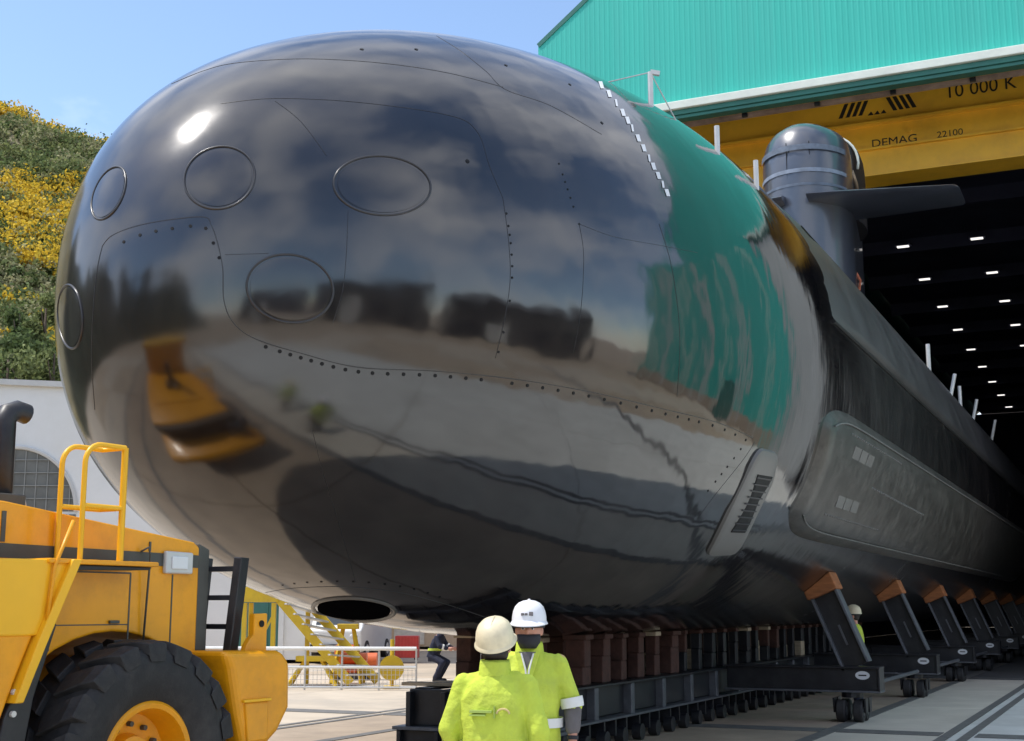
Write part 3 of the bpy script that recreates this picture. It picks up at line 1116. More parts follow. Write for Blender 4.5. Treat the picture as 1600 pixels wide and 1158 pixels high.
# vertical joints on the leading edge
for x in (-0.22, 0.34):
    q = MB()
    q.tube([(x, SY0 - 0.005 + abs(x) ** 2 * 0.85, 8.5), (x, SY0 - 0.005 + abs(x) ** 2 * 0.85, 13.2)], 0.012, 5)
    q.build('sail_joint', M['seam'], sail)
# open mast fairing: dark rounded hood behind the dome with a pale lip and fittings
q = MB()
rings = []
for f, dz in ((1.0, -1.6), (1.0, 0.0), (0.97, 0.25), (0.88, 0.48), (0.70, 0.66), (0.45, 0.77), (0.12, 0.81)):
    rings.append([Vector((0.30 + 0.78 * f * math.cos(a_), SY0 + 3.3 + 1.7 * f * math.sin(a_), 13.35 + dz)) for a_ in [2 * math.pi * i / 32 for i in range(32)]])
q.loft(rings)
mf = q.build('mast_fairing', M['deck_matte'], sail, smooth=True, sharp=60)
q = MB()
q.tube([(0.30 + 0.80 * math.cos(R(a_)), SY0 + 2.55, 13.32 + 0.80 * math.sin(R(a_))) for a_ in range(-15, 176, 12)], 0.035, 8)
q.build('fairing_lip', M['whitetrim'], mf, smooth=True)
for k in range(9):
    q = MB()
    a_ = R(15 + 16 * k)
    c = Vector((0.34 + 0.55 * math.cos(a_), SY0 + 1.9 + 0.08 * (k % 3), 13.38 + 0.52 * math.sin(a_)))
    q.box(c, (rnd.uniform(0.10, 0.24), rnd.uniform(0.15, 0.3), rnd.uniform(0.12, 0.26)), (rnd.uniform(-.5, .5), rnd.uniform(-.5, .5), rnd.uniform(0, 1)))
    q.build('mast_fitting', M['bronze'] if k % 3 else M['edge_steel'], sail, bevel=0.02)
q = MB()
q.tube([(1.02, SY0 + 2.0, 12.9), (1.08, SY0 + 2.2, 12.6), (1.06, SY0 + 2.5, 12.35), (1.1, SY0 + 2.8, 12.2)], 0.05, 8)
q.build('hose', M['bronze'], sail, smooth=True)
for k in range(2):
    q = MB()
    x = -0.55 + 0.35 * k
    q.tube([(x, SY0 + 2.4, 13.5), (x, SY0 + 2.4, 14.35)], 0.10, 12)
    q.build('mast', M['sail'], sail, smooth=True, sharp=40)
# bow planes on the sail
for s in (1, -1):
    q = MB()
    rings = []
    for x, c0, c1, th in ((0.3, 0.2, 3.0, 0.20), (0.9, 0.25, 2.95, 0.19), (2.2, 0.45, 2.75, 0.15), (3.3, 0.6, 2.55, 0.10), (3.72, 0.66, 2.45, 0.085), (3.80, 0.85, 2.25, 0.03)):
        ring = []
        for i in range(20):
            t = 2 * math.pi * i / 20
            u = 0.5 - 0.5 * math.cos(t)
            ring.append(Vector((s * x, SY0 - 0.55 + c0 + (c1 - c0) * u, 11.72 - 0.03 * x + math.copysign(th * 1.6 * math.sqrt(u) * (1 - u) ** 0.7 * (1 if u < 0.999 else 0), math.sin(t)))))
        rings.append(ring)
    q.loft(rings).build('sail_plane', M['sail'], sail, smooth=True, sharp=60)
# rope behind the sail foot
q = MB()
q.tube([(1.0 + 0.1 * math.sin(k * 1.3), SY0 + 2.0 + 0.05 * k, 10.2 - 0.22 * k) for k in range(11)], 0.035, 6)
q.tube([(1.0, SY0 + 2.0, 10.2), (0.5, SY0 + 1.2, 9.9), (0.3, SY0 + 0.4, 9.6)], 0.025, 6)
q.build('rope', M['rope'], sub)

# ------------------------------------------------------------------ cradle: central keel track
KX0, KX1 = -7.9, -6.2
keel = thing('keel_transporter', 'long black steel keel transporter on bogies under the submarine', 'transporter', (-7.05, 14.4, 0))


def kl(x, y, z):
    return (x + 7.05, y - 14.4, z)


YK = 14.4
nmod = 16
for side in (-1, 1):
    xf = KX1 if side > 0 else KX0
    for k in range(nmod):
        y0 = YK + 0.06 + 1.3 * k
        MB().box(kl(xf - side * 0.10, y0 + 0.65, 0.555), (0.06, 1.18, 0.36)).build('side_panel', M['black_steel'], keel, bevel=0.006, seg=1)
        MB().box(kl(xf - side * 0.02, y0, 0.55), (0.12, 0.13, 0.40)).build('end_plate', M['edge_steel'], keel, bevel=0.008, seg=1)
        MB().box(kl(xf - side * 0.16, y0 + 0.65, 0.22), (0.06, 1.1, 0.2)).build('lower_panel', M['black_steel'], keel, bevel=0.006, seg=1)
        for j in range(3):
            MB().box(kl(xf - side * 0.05, y0 + 0.25 + 0.4 * j, 0.225), (0.18, 0.05, 0.20)).build('stiffener', M['black_steel'], keel)
    MB().box(kl(xf - side * 0.05, YK + 0.65 * nmod, 0.765), (0.22, 1.3 * nmod, 0.03)).build('top_flange', M['black_steel'], keel, bevel=0.005, seg=1)
    MB().box(kl(xf - side * 0.04, YK + 0.65 * nmod, 0.345), (0.24, 1.3 * nmod, 0.03)).build('bottom_flange', M['edge_steel'], keel, bevel=0.005, seg=1)
MB().box(kl(-7.05, YK + 0.65 * nmod, 0.70), (1.35, 1.3 * nmod, 0.06)).build('deck_plate', M['black_steel'], keel)
# front end frame
MB().box(kl(-7.05, YK - 0.02, 0.555), (1.9, 0.08, 0.42)).build('front_plate', M['black_steel'], keel, bevel=0.01)
for x in (-7.96, -7.5, -7.05, -6.6, -6.16):
    MB().box(kl(x, YK - 0.11, 0.54), (0.06, 0.12, 0.40)).build('front_rib', M['black_steel'], keel, bevel=0.008)
MB().box(kl(-7.05, YK - 0.1, 0.325), (2.15, 0.3, 0.04)).build('front_flange', M['edge_steel'], keel, bevel=0.005)
MB().box(kl(-7.05, YK - 0.05, 0.17), (2.15, 0.2, 0.26)).build('front_lower_plate', M['black_steel'], keel, bevel=0.01)
for x in (-8.05, -7.55, -7.05, -6.55, -6.05):
    MB().box(kl(x, YK - 0.18, 0.17), (0.05, 0.10, 0.26)).build('front_rib', M['black_steel'], keel, bevel=0.008)
# bogie wheels
wheel_me = MB().tube([(-0.06, 0, 0), (0.06, 0, 0)], 0.105, 16).build('bogie_wheel', M['black_steel'], keel, smooth=True, sharp=40)
wheel_me.location = kl(KX1 + 0.02, YK + 0.3, 0.107)
first = True
for side in (-1, 1):
    xf = KX1 + 0.02 if side > 0 else KX0 - 0.02
    for k in range(nmod * 2):
        loc = kl(xf, YK + 0.3 + 0.65 * k, 0.107)
        if first:
            first = False
            continue
        w = wheel_me.copy()
        COL.objects.link(w)
        w.location = loc
        w.data = wheel_me.data

# planks on the front of the transporter
for k, (x, y, L, w, rz) in enumerate(((-7.75, 14.75, 1.05, 0.22, 0.05), (-7.5, 15.1, 1.1, 0.2, -0.04))):
    o = MB().box((x, y, 0.755 + 0.05), (L, w, 0.04), (0, 0, rz)).build('plank', M['pale_timber'], bevel=0.005)
    tag(o, ('pale timber plank across the front end of the black transporter', 'pale timber plank just behind the front plank on the transporter')[k], 'plank', 'planks on the transporter')


# keel blocks
def hull_bottom(xw, yw):
    y = yw - HY
    a, zc, t, b = hull_section(y)
    u = min(1, abs(xw - HX) / a)
    s = (1 - u ** (2 / CS)) ** (CS / 2)
    return zc - b * s


units = 'first second third fourth fifth sixth seventh eighth ninth tenth eleventh twelfth thirteenth fourteenth fifteenth sixteenth seventeenth eighteenth nineteenth'.split()
ordw = units + ['twentieth'] + ['twenty ' + u for u in units[:9]]
rows = (-7.75, -7.3, -6.8, -6.36)
rowname = ('far left', 'left middle', 'right middle', 'near right')
for i, x in enumerate(rows):
    for k in range(27):
        y = 15.4 + 0.7 * k + (0.25 if i % 2 else 0)
        top = hull_bottom(x, y) - 0.004
        base = 0.782 if i in (0, 3) else 0.732
        red = y < 19.4
        t = thing('keel_block', '%s keel block under the hull, %s from the front in the %s row' % ('rust red' if red else 'dark', ordw[k], rowname[i]), 'keel block',
                  (x, y, base), 0, 'rust red keel blocks' if red else 'dark keel blocks')
        h = top - base
        w = 0.22 if red else 0.15
        w *= rnd.uniform(0.7, 1.15)
        h1 = h * rnd.uniform(0.3, 0.62)
        t.rotation_euler = (0, 0, rnd.uniform(-0.12, 0.12))
        MB().box((0, 0, h1 / 2), (w * 0.9, w * 1.3, h1)).build('lower_block', M['rust'] if red else (M['pale_timber'] if rnd.random() < 0.18 else M['black_steel']), t, bevel=0.01, seg=1)
        MB().box((0, 0, (h1 + h) / 2 - 0.03), (w * 1.0, w * 1.05, h - h1 - 0.06)).build('upper_block', M['rust'] if red or rnd.random() < 0.3 else M['black_steel'], t, bevel=0.01, seg=1)
        MB().box((0, 0, h - 0.03), (w * 1.25, w * 1.3, 0.06)).build('cap_pad', M['rust'] if rnd.random() < 0.75 else M['pale_timber'], t, bevel=0.008, seg=1)


# ------------------------------------------------------------------ cross cradles with leaning struts
def cradle_half(name, s, y, label):
    t = thing(name, label, 'cradle', (HX + s * 2.1, y, 0), 0, 'leaning cradle arms along the hull')
    X = lambda v: s * (v - 2.1)                 # v = distance from centre line
    MB().box((X(2.1), 0, 0.635), (2.38, 0.30, 0.34)).build('cross_beam', M['black_steel'], t, bevel=0.008, seg=1)
    MB().box((X(2.1), 0, 0.815), (2.44, 0.42, 0.03)).build('beam_flange', M['black_steel'], t, bevel=0.006, seg=1)
    MB().box((X(2.1), 0, 0.455), (2.44, 0.42, 0.03)).build('beam_flange', M['edge_steel'], t, bevel=0.006, seg=1)
    MB().box((X(3.30), 0, 0.635), (0.03, 0.42, 0.36)).build('end_plate', M['black_steel'], t, bevel=0.006, seg=1)
    # oval plate with a bar
    pl = MB()
    pl.add([(X(3.05 + 0.11 * math.cos(a)), -0.155, 0.70 + 0.065 * math.sin(a)) for a in [2 * math.pi * k / 20 for k in range(20)]], [tuple(range(20))])
    po = pl.build('oval_plate', M['mark'], t, fix=False)
    MB().add([(X(2.99), -0.159, 0.69), (X(3.11), -0.159, 0.69), (X(3.11), -0.159, 0.71), (X(2.99), -0.159, 0.71)], [(0, 1, 2, 3)]).build('plate_bar', M['ink'], po, fix=False)
    # leaning strut: two side flanges and web
    a0, a1 = Vector((X(2.95), 0, 0.83)), Vector((X(2.50), 0, 1.93))
    d = (a1 - a0).normalized()
    n_ = Vector((d.z, 0, -d.x)) * s
    MB().bar(a0, a1, 0.05, 0.36, n_).build('strut_web', M['black_steel'], t)
    for w in (-0.20, 0.20):
        MB().bar(a0 + n_ * w, a1 + n_ * w, 0.30, 0.04, n_).build('strut_flange', M['edge_steel'], t, bevel=0.006, seg=1)
    MB().bar(a0 + d * 0.35 + Vector((0, -0.035, 0)), a0 + d * 0.68 + Vector((0, -0.035, 0)), 0.02, 0.03, n_).build('strut_handle', M['edge_steel'], t)
    # timber pad shaped to meet the hull
    c0 = a1 + d * 0.0
    py = 0.26
    bot = [c0 - n_ * 0.25, c0 + n_ * 0.25]
    tops = []
    for q in bot:
        o = Vector((q.x + t.location.x - HX, y - HY, q.z))
        h, nn, idx, dist = BVH.ray_cast(o, d)
        tops.append(q + d * ((dist if h is not None else 0.4) - 0.004))
    vs = []
    for q in (bot[0], bot[1], tops[1], tops[0]):
        vs += [q + Vector((0, -py, 0)), q + Vector((0, py, 0))]
    MB().add(vs, [(0, 2, 4, 6), (1, 7, 5, 3), (0, 1, 3, 2), (2, 3, 5, 4), (4, 5, 7, 6), (6, 7, 1, 0)]).build('timber_pad', M['timber'], t, bevel=0.012, seg=1)
    # caster
    cs = MB()
    cs.tube([(X(2.85), 0, 0.44), (X(2.85), 0, 0.36)], 0.16, 14)
    for yy in (-0.15, 0.15):
        cs.prism([(-0.16, 0.36), (0.16, 0.36), (0.10, 0.14), (-0.10, 0.14)], lambda a, b, dd: (X(2.85) + dd, yy + a * 0.75, b), -0.25, -0.225)
        cs.prism([(-0.16, 0.36), (0.16, 0.36), (0.10, 0.14), (-0.10, 0.14)], lambda a, b, dd: (X(2.85) + dd, yy + a * 0.75, b), 0.225, 0.25)
    cs.build('caster_fork', M['black_steel'], t)
    for yy in (-0.17, 0.17):
        for xx in (-0.13, 0.13):
            w = MB().tube([(X(2.85) + xx - 0.07, yy, 0.165), (X(2.85) + xx - 0.05, yy, 0.165), (X(2.85) + xx + 0.05, yy, 0.165), (X(2.85) + xx + 0.07, yy, 0.165)], [0.15, 0.165, 0.165, 0.15], 18)
            wo = w.build('caster_wheel', M['rubber'], t, smooth=True, sharp=35)
            MB().tube([(X(2.85) + xx - 0.075, yy, 0.165), (X(2.85) + xx + 0.075, yy, 0.165)], 0.07, 12).build('wheel_hub', M['edge_steel'], wo, smooth=True, sharp=40)
    return t


ords = ('nearest', 'second', 'third', 'fourth', 'fifth', 'sixth', 'seventh')
for k in range(7):
    cradle_half('cradle_arm', 1, 21.5 + 6.4 * k, '%s black cradle arm with timber pad on the right side of the hull' % ords[k])
for k in range(3):
    cradle_half('cradle_arm', -1, 21.5 + 6.4 * k, '%s black cradle arm on the far left side of the hull' % ords[k])
# tie pipes between the arms
for k in range(4):
    o = MB().tube([(HX + 3.0, 21.74 + 6.4 * k, 0.52), (HX + 3.0, 27.66 - 0.4 + 6.4 * k, 0.52)], 0.035, 8).build('tie_pipe', M['edge_steel'], smooth=True, sharp=40)
    tag(o, 'thin steel tie pipe between the %s and %s cradle arms' % (ords[k], ords[k + 1]), 'pipe', 'tie pipes')

# ------------------------------------------------------------------ wheel loader
TH_L = math.atan2(0.996, 0.089)
loader = thing('wheel_loader', 'orange yellow wheel loader with large rear tyre parked before the bow', 'wheel loader', (-6.8, 6.88, 0), TH_L)


def P3(x, lat, z):
    """loader space: x towards the rear, lat towards the camera side"""
    return (x, -lat, z)


def lprism(poly, l0, l1, name, material, parent=loader, bevel=0.015, seg=2, smooth=False):
    return MB().prism(poly, lambda a, b, d: P3(a, d, b), l0, l1).build(name, material, parent, bevel=bevel, seg=seg)


LM, LB, LG = M['loader'], M['loader_bright'], M['loader_grey']
# engine hood
arch = [(0.0 + 0.93 * math.cos(t), 0.76 + 0.80 * math.sin(t)) for t in [R(a) for a in range(50, 141, 10)]]
hood = lprism([(-1.15, 1.05), (-1.15, 2.335), (-0.9, 2.33), (0.70, 2.155), (0.755, 2.12), (0.755, 1.40), (0.62, 1.40)] + arch[:] + [(-0.8, 1.05)], -0.85, 0.85, 'engine_hood', LM, bevel=0.03, seg=3)
for s in (1, -1):
    lprism([(-1.15, 2.00), (-1.15, 2.085), (0.74, 2.065), (0.74, 1.98)], s * 0.845, s * 0.856, 'grey_band', LG, hood, bevel=0)
    # side door outlines
    for x in (0.12, 0.50, -0.52):
        lprism([(x - 0.006, 1.45), (x + 0.006, 1.45), (x + 0.006, 1.93), (x - 0.006, 1.93)], s * 0.848, s * 0.853, 'door_joint', LG, hood, bevel=0)
    lprism([(-0.5, 1.925), (0.12, 1.925), (0.12, 1.935), (-0.5, 1.935)], s * 0.848, s * 0.853, 'door_joint', LG, hood, bevel=0)
    lprism([(-0.5, 1.60), (0.12, 1.60), (0.12, 1.607), (-0.5, 1.607)], s * 0.848, s * 0.853, 'door_joint', LG, hood, bevel=0)
    lprism([(-0.05, 1.61), (0.03, 1.61), (0.03, 1.63), (-0.05, 1.63)], s * 0.85, s * 0.87, 'door_handle', LG, hood, bevel=0.003)
    lprism([(0.27, 2.08), (0.285, 2.08), (0.285, 2.14), (0.27, 2.14)], s * 0.85, s * 0.858, 'hood_latch', LG, hood, bevel=0)
    # tail lamp
    lamp = lprism([(0.40, 1.935), (0.40, 2.085), (0.66, 2.08), (0.66, 1.935)], s * 0.85, s * 0.885, 'tail_lamp', M['galv'], bevel=0.012)
    lprism([(0.45, 1.965), (0.45, 2.05), (0.60, 2.05), (0.60, 1.965)], s * 0.883, s * 0.895, 'lamp_lens', M['lamp_glass'], lamp, bevel=0.008)
    # vent slots
    for k in range(3):
        lprism([(-1.06 + 0.07 * k, 2.09), (-1.03 + 0.07 * k, 2.09), (-1.03 + 0.07 * k, 2.27), (-1.06 + 0.07 * k, 2.27)], s * 0.848, s * 0.856, 'vent_slot', LG, hood, bevel=0)
# hood top lid
lprism([(-0.85, 2.325), (-0.85, 2.36), (0.25, 2.235), (0.25, 2.205)], -0.62, 0.62, 'hood_lid', LM, hood, bevel=0.012)
# rear grille
gr = lprism([(0.75, 1.42), (0.75, 2.15), (0.86, 2.11), (0.86, 1.42)], -0.845, 0.845, 'rear_grille', LG, bevel=0.01)
for k in range(9):
    lprism([(0.86, 1.48 + 0.07 * k), (0.86, 1.51 + 0.07 * k), (0.875, 1.51 + 0.07 * k), (0.875, 1.48 + 0.07 * k)], -0.7, 0.7, 'grille_slat', M['black_steel'], gr, bevel=0)
# rear ladder
lad = MB()
lad.bar(P3(1.02, 0.60, 1.40), P3(1.02, 0.66, 2.06), 0.10, 0.06)
lad.bar(P3(1.02, 0.92, 1.40), P3(1.04, 0.98, 2.06), 0.14, 0.06)
ld = lad.build('rear_ladder', M['black_steel'], loader, bevel=0.008)
for z in (1.58, 1.78, 1.98):
    MB().bar(P3(1.02, 0.62, z), P3(1.03, 0.95, z), 0.09, 0.035).build('ladder_rung', M['black_steel'], ld)
# counterweight
cw = lprism([(0.90, 0.72), (0.80, 1.0), (0.72, 1.30), (0.66, 1.425), (1.27, 1.415), (1.35, 1.33), (1.36, 1.02), (1.24, 0.86), (1.06, 0.74)], -1.2, 1.2, 'counterweight', LM, bevel=0.06, seg=4)
lprism([(0.90, 0.82), (0.86, 1.08), (1.10, 1.08), (1.10, 0.82)], 1.19, 1.215, 'counterweight_pocket', LM, cw, bevel=0.015)
lprism([(1.12, 1.08), (1.12, 1.10), (0.84, 1.10), (0.84, 1.08)], 1.2, 1.225, 'pocket_lip', LB, cw, bevel=0.006)
# tow lug
lug = MB()
lug.prism([(1.0, 1.40), (1.02, 1.45), (1.06, 1.50), (1.09, 1.52), (1.09, 1.67), (1.23, 1.67), (1.23, 1.40)], lambda a, b, d: P3(a, d, b), 1.02, 1.07)
lo = lug.build('tow_lug', LM, loader, bevel=0.008)
MB().tube([P3(1.165, 1.065, 1.60), P3(1.165, 1.078, 1.60)], 0.024, 12).build('lug_hole', M['seam'], lo)
# platform, fender and front panel
plat = lprism([(-0.78, 1.965), (-0.78, 1.995), (0.10, 1.995), (0.10, 1.965)], 0.85, 1.12, 'platform', LM, bevel=0.008)
lprism([(-0.55, 1.93), (0.06, 1.945), (0.08, 1.963), (-0.55, 1.963)], 0.90, 1.08, 'platform_bracket', M['black_steel'], plat, bevel=0.005)
lprism([(-1.45, 1.55), (-1.45, 1.98), (-0.60, 1.99), (-0.62, 1.94), (-0.82, 1.55)], 1.02, 1.10, 'fender_panel', LB, bevel=0.012)
lprism([(-0.62, 1.992), (-0.55, 1.992), (-0.78, 1.50), (-0.92, 1.18), (-0.98, 1.18), (-0.85, 1.50)], 0.86, 1.14, 'fender_flange', LB, bevel=0.008)
lprism([(-1.7, 1.02), (-1.7, 1.56), (-0.84, 1.56), (-0.96, 1.28), (-1.06, 1.02)], 0.60, 1.09, 'step_box', LM, bevel=0.015)
lprism([(-0.78, 1.56), (-0.66, 1.62), (-0.80, 1.2), (-0.90, 0.60), (-1.12, 0.60), (-1.0, 1.10)], 0.60, 1.08, 'mudguard', M['black_steel'], bevel=0.01)
for z in (1.12, 1.24):
    MB().tube([P3(-0.95, 1.08, z), P3(-0.95, 1.10, z)], 0.018, 10).build('bolt', M['galv'], loader)
lprism([(-1.8, 0.55), (-1.8, 1.06), (-0.95, 1.06), (-1.0, 0.55)], -0.5, 0.5, 'frame_box', LM, bevel=0.02)


def arc_pts(c, r, a0, a1, n, fn):
    return [fn(c[0] + r * math.cos(R(a0 + (a1 - a0) * k / n)), c[1] + r * math.sin(R(a0 + (a1 - a0) * k / n))) for k in range(n + 1)]


# handrails
hr = MB()
lat = 1.08
pts = [P3(-0.52, lat, 1.99), P3(-0.52, lat, 2.58)] + arc_pts((-0.40, 2.58), 0.12, 180, 90, 6, lambda a, b: P3(a, lat, b)) + [P3(-0.2, lat, 2.70)]
hr.tube(pts, 0.0165, 8)
hr.tube([P3(-0.2, lat, 1.99), P3(-0.2, lat, 2.70)], 0.021, 8)
pts = [P3(-0.52, 0.88, 1.99), P3(-0.52, 0.88, 2.58)] + arc_pts((-0.40, 2.58), 0.12, 180, 90, 6, lambda a, b: P3(a, 0.88, b)) + [P3(-0.2, 0.88, 2.70), P3(-0.2, lat, 2.70)]
hr.tube(pts, 0.0165, 8)
hr.tube([P3(-0.52, lat, 2.32), P3(-0.2, lat, 2.32)], 0.016, 8)
hr.tube([P3(-0.52, 0.88, 2.32), P3(-0.2, 0.88, 2.32), P3(-0.2, lat, 2.32)], 0.016, 8)
hr.build('handrail', LB, loader, smooth=True, sharp=50)
MB().tube([P3(-0.62, 1.12, 2.22), P3(-0.74, 1.12, 1.95), P3(-0.78, 1.12, 1.60)], 0.012, 6).build('grab_rail', LM, loader, smooth=True)
MB().tube([P3(0.18, 0.87, 2.07), P3(0.22, 0.9, 2.10), P3(0.24, 0.9, 2.05), P3(0.24, 0.87, 1.5)], 0.008, 6).build('cable', LG, loader, smooth=True)
# exhaust with curved outlet
ex = MB()
ex.tube([P3(-0.30, 0.05, 2.3), P3(-0.30, 0.05, 2.42), P3(-0.30, 0.05, 2.43), P3(-0.30, 0.05, 2.92), P3(-0.27, 0.05, 2.985), P3(-0.20, 0.05, 3.015), P3(-0.12, 0.05, 3.0)],
        [0.075, 0.075, 0.085, 0.08, 0.075, 0.07, 0.07], 14)
ex.build('exhaust', M['black_steel'], loader, smooth=True, sharp=50)
lprism([(-0.5, 2.30), (-0.5, 2.44), (-0.22, 2.44), (-0.22, 2.30)], -0.14, 0.22, 'exhaust_base', LG, bevel=0.01)
MB().tube([P3(-0.95, 0.1, 2.44), P3(-0.14, 0.1, 2.43), P3(-0.1, 0.1, 2.28)], 0.014, 6).build('pipe_rail', M['galv'], loader, smooth=True)
# cab (to the left of the picture, mirrored in the hull)
cabp = lprism([(-2.5, 1.5), (-2.6, 2.2), (-2.45, 3.25), (-1.35, 3.25), (-1.25, 1.5)], -0.72, 0.72, 'cab', LM, bevel=0.03)
lprism([(-2.4, 2.15), (-2.32, 3.1), (-1.48, 3.1), (-1.42, 2.15)], -0.735, 0.735, 'cab_window', M['glass'], cabp, bevel=0.01)
lprism([(-2.65, 3.25), (-2.65, 3.36), (-1.25, 3.36), (-1.25, 3.25)], -0.82, 0.82, 'cab_roof', LB, cabp, bevel=0.02)
# front frame, boom and bucket
lprism([(-4.0, 0.5), (-4.0, 1.35), (-2.9, 1.5), (-1.85, 1.1), (-1.85, 0.55)], -0.55, 0.55, 'front_frame', LM, bevel=0.03)
for s in (1, -1):
    lprism([(-3.0, 1.35), (-3.0, 1.6), (-4.2, 1.05), (-5.0, 0.55), (-5.0, 0.35), (-4.3, 0.75)], s * 0.45, s * 0.57, 'lift_arm', LM, bevel=0.015)
lprism([(-4.95, 0.12), (-4.95, 0.9), (-5.1, 1.2), (-5.25, 1.2), (-5.15, 0.85), (-5.2, 0.25), (-6.1, 0.12), (-6.1, 0.06), (-5.0, 0.05)], -1.3, 1.3, 'bucket', LG, bevel=0.01)


# wheels
def tyre_mesh(n=72):
    prof_ = [(0.36, 0.20), (0.40, 0.235), (0.50, 0.262), (0.60, 0.268), (0.665, 0.255), (0.700, 0.225), (0.712, 0.15), (0.716, 0.0)]
    prof_ = prof_ + [(r, -w) for r, w in reversed(prof_[:-1])]
    m = MB()
    rings = []
    for k in range(n):
        t = 2 * math.pi * k / n
        rings.append([Vector((r * math.cos(t), w, r * math.sin(t))) for r, w in prof_])
    m.loft(rings, cap=False, closed=True)
    return m


def lug_mesh(side):
    m = MB()
    # a bar that runs from the shoulder obliquely to the centre
    vs = []
    for (w, t, r0, r1) in ((0.274, -0.08, 0.62, 0.67), (0.266, -0.07, 0.66, 0.738), (0.20, -0.02, 0.70, 0.755), (0.03, 0.10, 0.70, 0.757)):
        for dt in (-0.105, 0.105):
            a = t + dt
            vs += [Vector((r0 * math.cos(a), side * w, r0 * math.sin(a))), Vector((r1 * math.cos(a), side * w, r1 * math.sin(a)))]
    fs = []
    for i in range(3):
        o = 4 * i
        fs += [(o, o + 1, o + 5, o + 4), (o + 1, o + 3, o + 7, o + 5), (o + 3, o + 2, o + 6, o + 7), (o + 2, o, o + 4, o + 6)]
    fs += [(0, 2, 3, 1), (12, 13, 15, 14)]
    return m.add(vs, fs)


def make_wheel(x, lat, single):
    w = bpy.data.objects.new('wheel', None)
    COL.objects.link(w)
    w.parent = loader
    w.location = P3(x, lat, 0.757)
    s = 1 if lat > 0 else -1
    w.scale = (1, s, 1)
    tyre_mesh().build('tyre', M['rubber'], w, smooth=True, sharp=40)
    if single:
        base = {}
        for k in range(19):
            for side in (-1, 1):
                ang = 2 * math.pi * (k + (0.5 if side > 0 else 0)) / 19
                if side in base:
                    o = base[side].copy()
                    COL.objects.link(o)
                else:
                    o = lug_mesh(side).build('tread_lug', M['rubber'], w, bevel=0.010, seg=1)
                    base[side] = o
                o.rotation_euler = (0, ang, 0)
    else:
        m = MB()
        for k in range(22):
            for side in (-1, 1):
                ang = 2 * math.pi * (k + (0.5 if side > 0 else 0)) / 22
                lm_ = lug_mesh(side)
                rm = Matrix.Rotation(ang, 3, 'Y')
                m.add([rm @ Vector(q) for q in lm_.v], lm_.f)
        tag(m.build('tread', M['rubber'], w), kind='stuff')
    rim = MB()
    prof_ = [(0.365, 0.19), (0.385, -0.215), (0.365, -0.235), (0.335, -0.225), (0.315, -0.16), (0.30, -0.05), (0.18, -0.02), (0.16, -0.09), (0.0, -0.10)]
    n = 48
    rings = [[Vector((r * math.cos(2 * math.pi * k / n), wv, r * math.sin(2 * math.pi * k / n))) for r, wv in prof_] for k in range(n)]
    vs = [q for r_ in rings for q in r_]
    L_ = len(prof_)
    rim.add(vs, [(k * L_ + i, k * L_ + i + 1, ((k + 1) % n) * L_ + i + 1, ((k + 1) % n) * L_ + i) for k in range(n) for i in range(L_ - 1)])
    rim.build('rim', LM, w, smooth=True, sharp=30)
    nuts = MB()
    for k in range(12):
        a = 2 * math.pi * k / 12
        nuts.tube([(0.235 * math.cos(a), -0.035, 0.235 * math.sin(a)), (0.235 * math.cos(a), -0.07, 0.235 * math.sin(a))], 0.018, 6)
    tag(nuts.build('wheel_nuts', LG, w), kind='stuff')


make_wheel(0.05, 0.93, True)
make_wheel(0.05, -0.93, False)
make_wheel(-2.9, 0.93, False)
make_wheel(-2.9, -0.93, False)
MB().tube([P3(0, -0.9, 0.757), P3(0, 0.85, 0.757)], 0.16, 14).build('axle', LG, loader, smooth=True, sharp=40)
MB().tube([P3(-2.9, -0.9, 0.757), P3(-2.9, 0.85, 0.757)], 0.16, 14).build('axle', LG, loader, smooth=True, sharp=40)
lprism([(-0.9, 0.55), (-0.9, 1.06), (0.5, 1.06), (0.5, 0.70), (0.2, 0.55)], -0.45, 0.45, 'rear_frame', LG, bevel=0.02)

# ------------------------------------------------------------------ yard at the left
YAWZ = YAW


def bgp(px, py, D):
    return at_depth(px, py, D)


def frame(px, D):
    """ground point below pixel column px at depth D, and rotation so that local x = picture right"""
    p = at_depth(px, 952, D)
    return (p.x, p.y, 0)


# white hall with lunette window
DW = 46.0
sc_ = FPX / DW / math.cos(PITCH) * 1.0
c = frame(230, DW)
hall = thing('white_hall', 'long white rendered hall with an arched window behind the loader', 'building', c, YAWZ)
PXM = DW / FPX                                   # metres per pixel at that depth
hx0, hx1 = (-330 - 230) * PXM, (535 - 230) * PXM
ztop = 9.45
MB().prism([(hx0, 0), (hx0, ztop + 0.35), (hx1, ztop - 0.45), (hx1, 0)], lambda a, b, d: (a, d, b), 0, 14).build('wall', M['whitewall'], hall)
MB().prism([(hx0 - 0.1, ztop + 0.35), (hx0 - 0.1, ztop + 0.55), (hx1 + 0.1, ztop - 0.25), (hx1 + 0.1, ztop - 0.45)], lambda a, b, d: (a, d, b), -0.18, 14.2).build('roof_coping', M['roofwhite'], hall)
wx, wz, wr = (8 - 230) * PXM, 5.05, 2.25
M['pane'] = mat('hazy_pane', (0.16, 0.16, 0.145), 0.3, var=0.3, scale=0.8)
win = MB().add([(wx + wr * math.cos(R(a)), -0.012, wz + wr * math.sin(R(a))) for a in range(0, 181, 6)], [tuple(range(31))]).build('lunette_window', M['pane'], hall, fix=False)
q = MB()
q.tube([(wx + wr * math.cos(R(a)), -0.05, wz + wr * math.sin(R(a))) for a in range(0, 181, 6)], 0.08, 6)
q.build('window_surround', M['roofwhite'], win)
for k in range(-5, 6):
    x = k * 0.4
    h = math.sqrt(max(0, wr * wr - x * x))
    MB().box((wx + x, -0.035, wz + h / 2), (0.03, 0.04, h)).build('glazing_bar', M['greybar'], win)
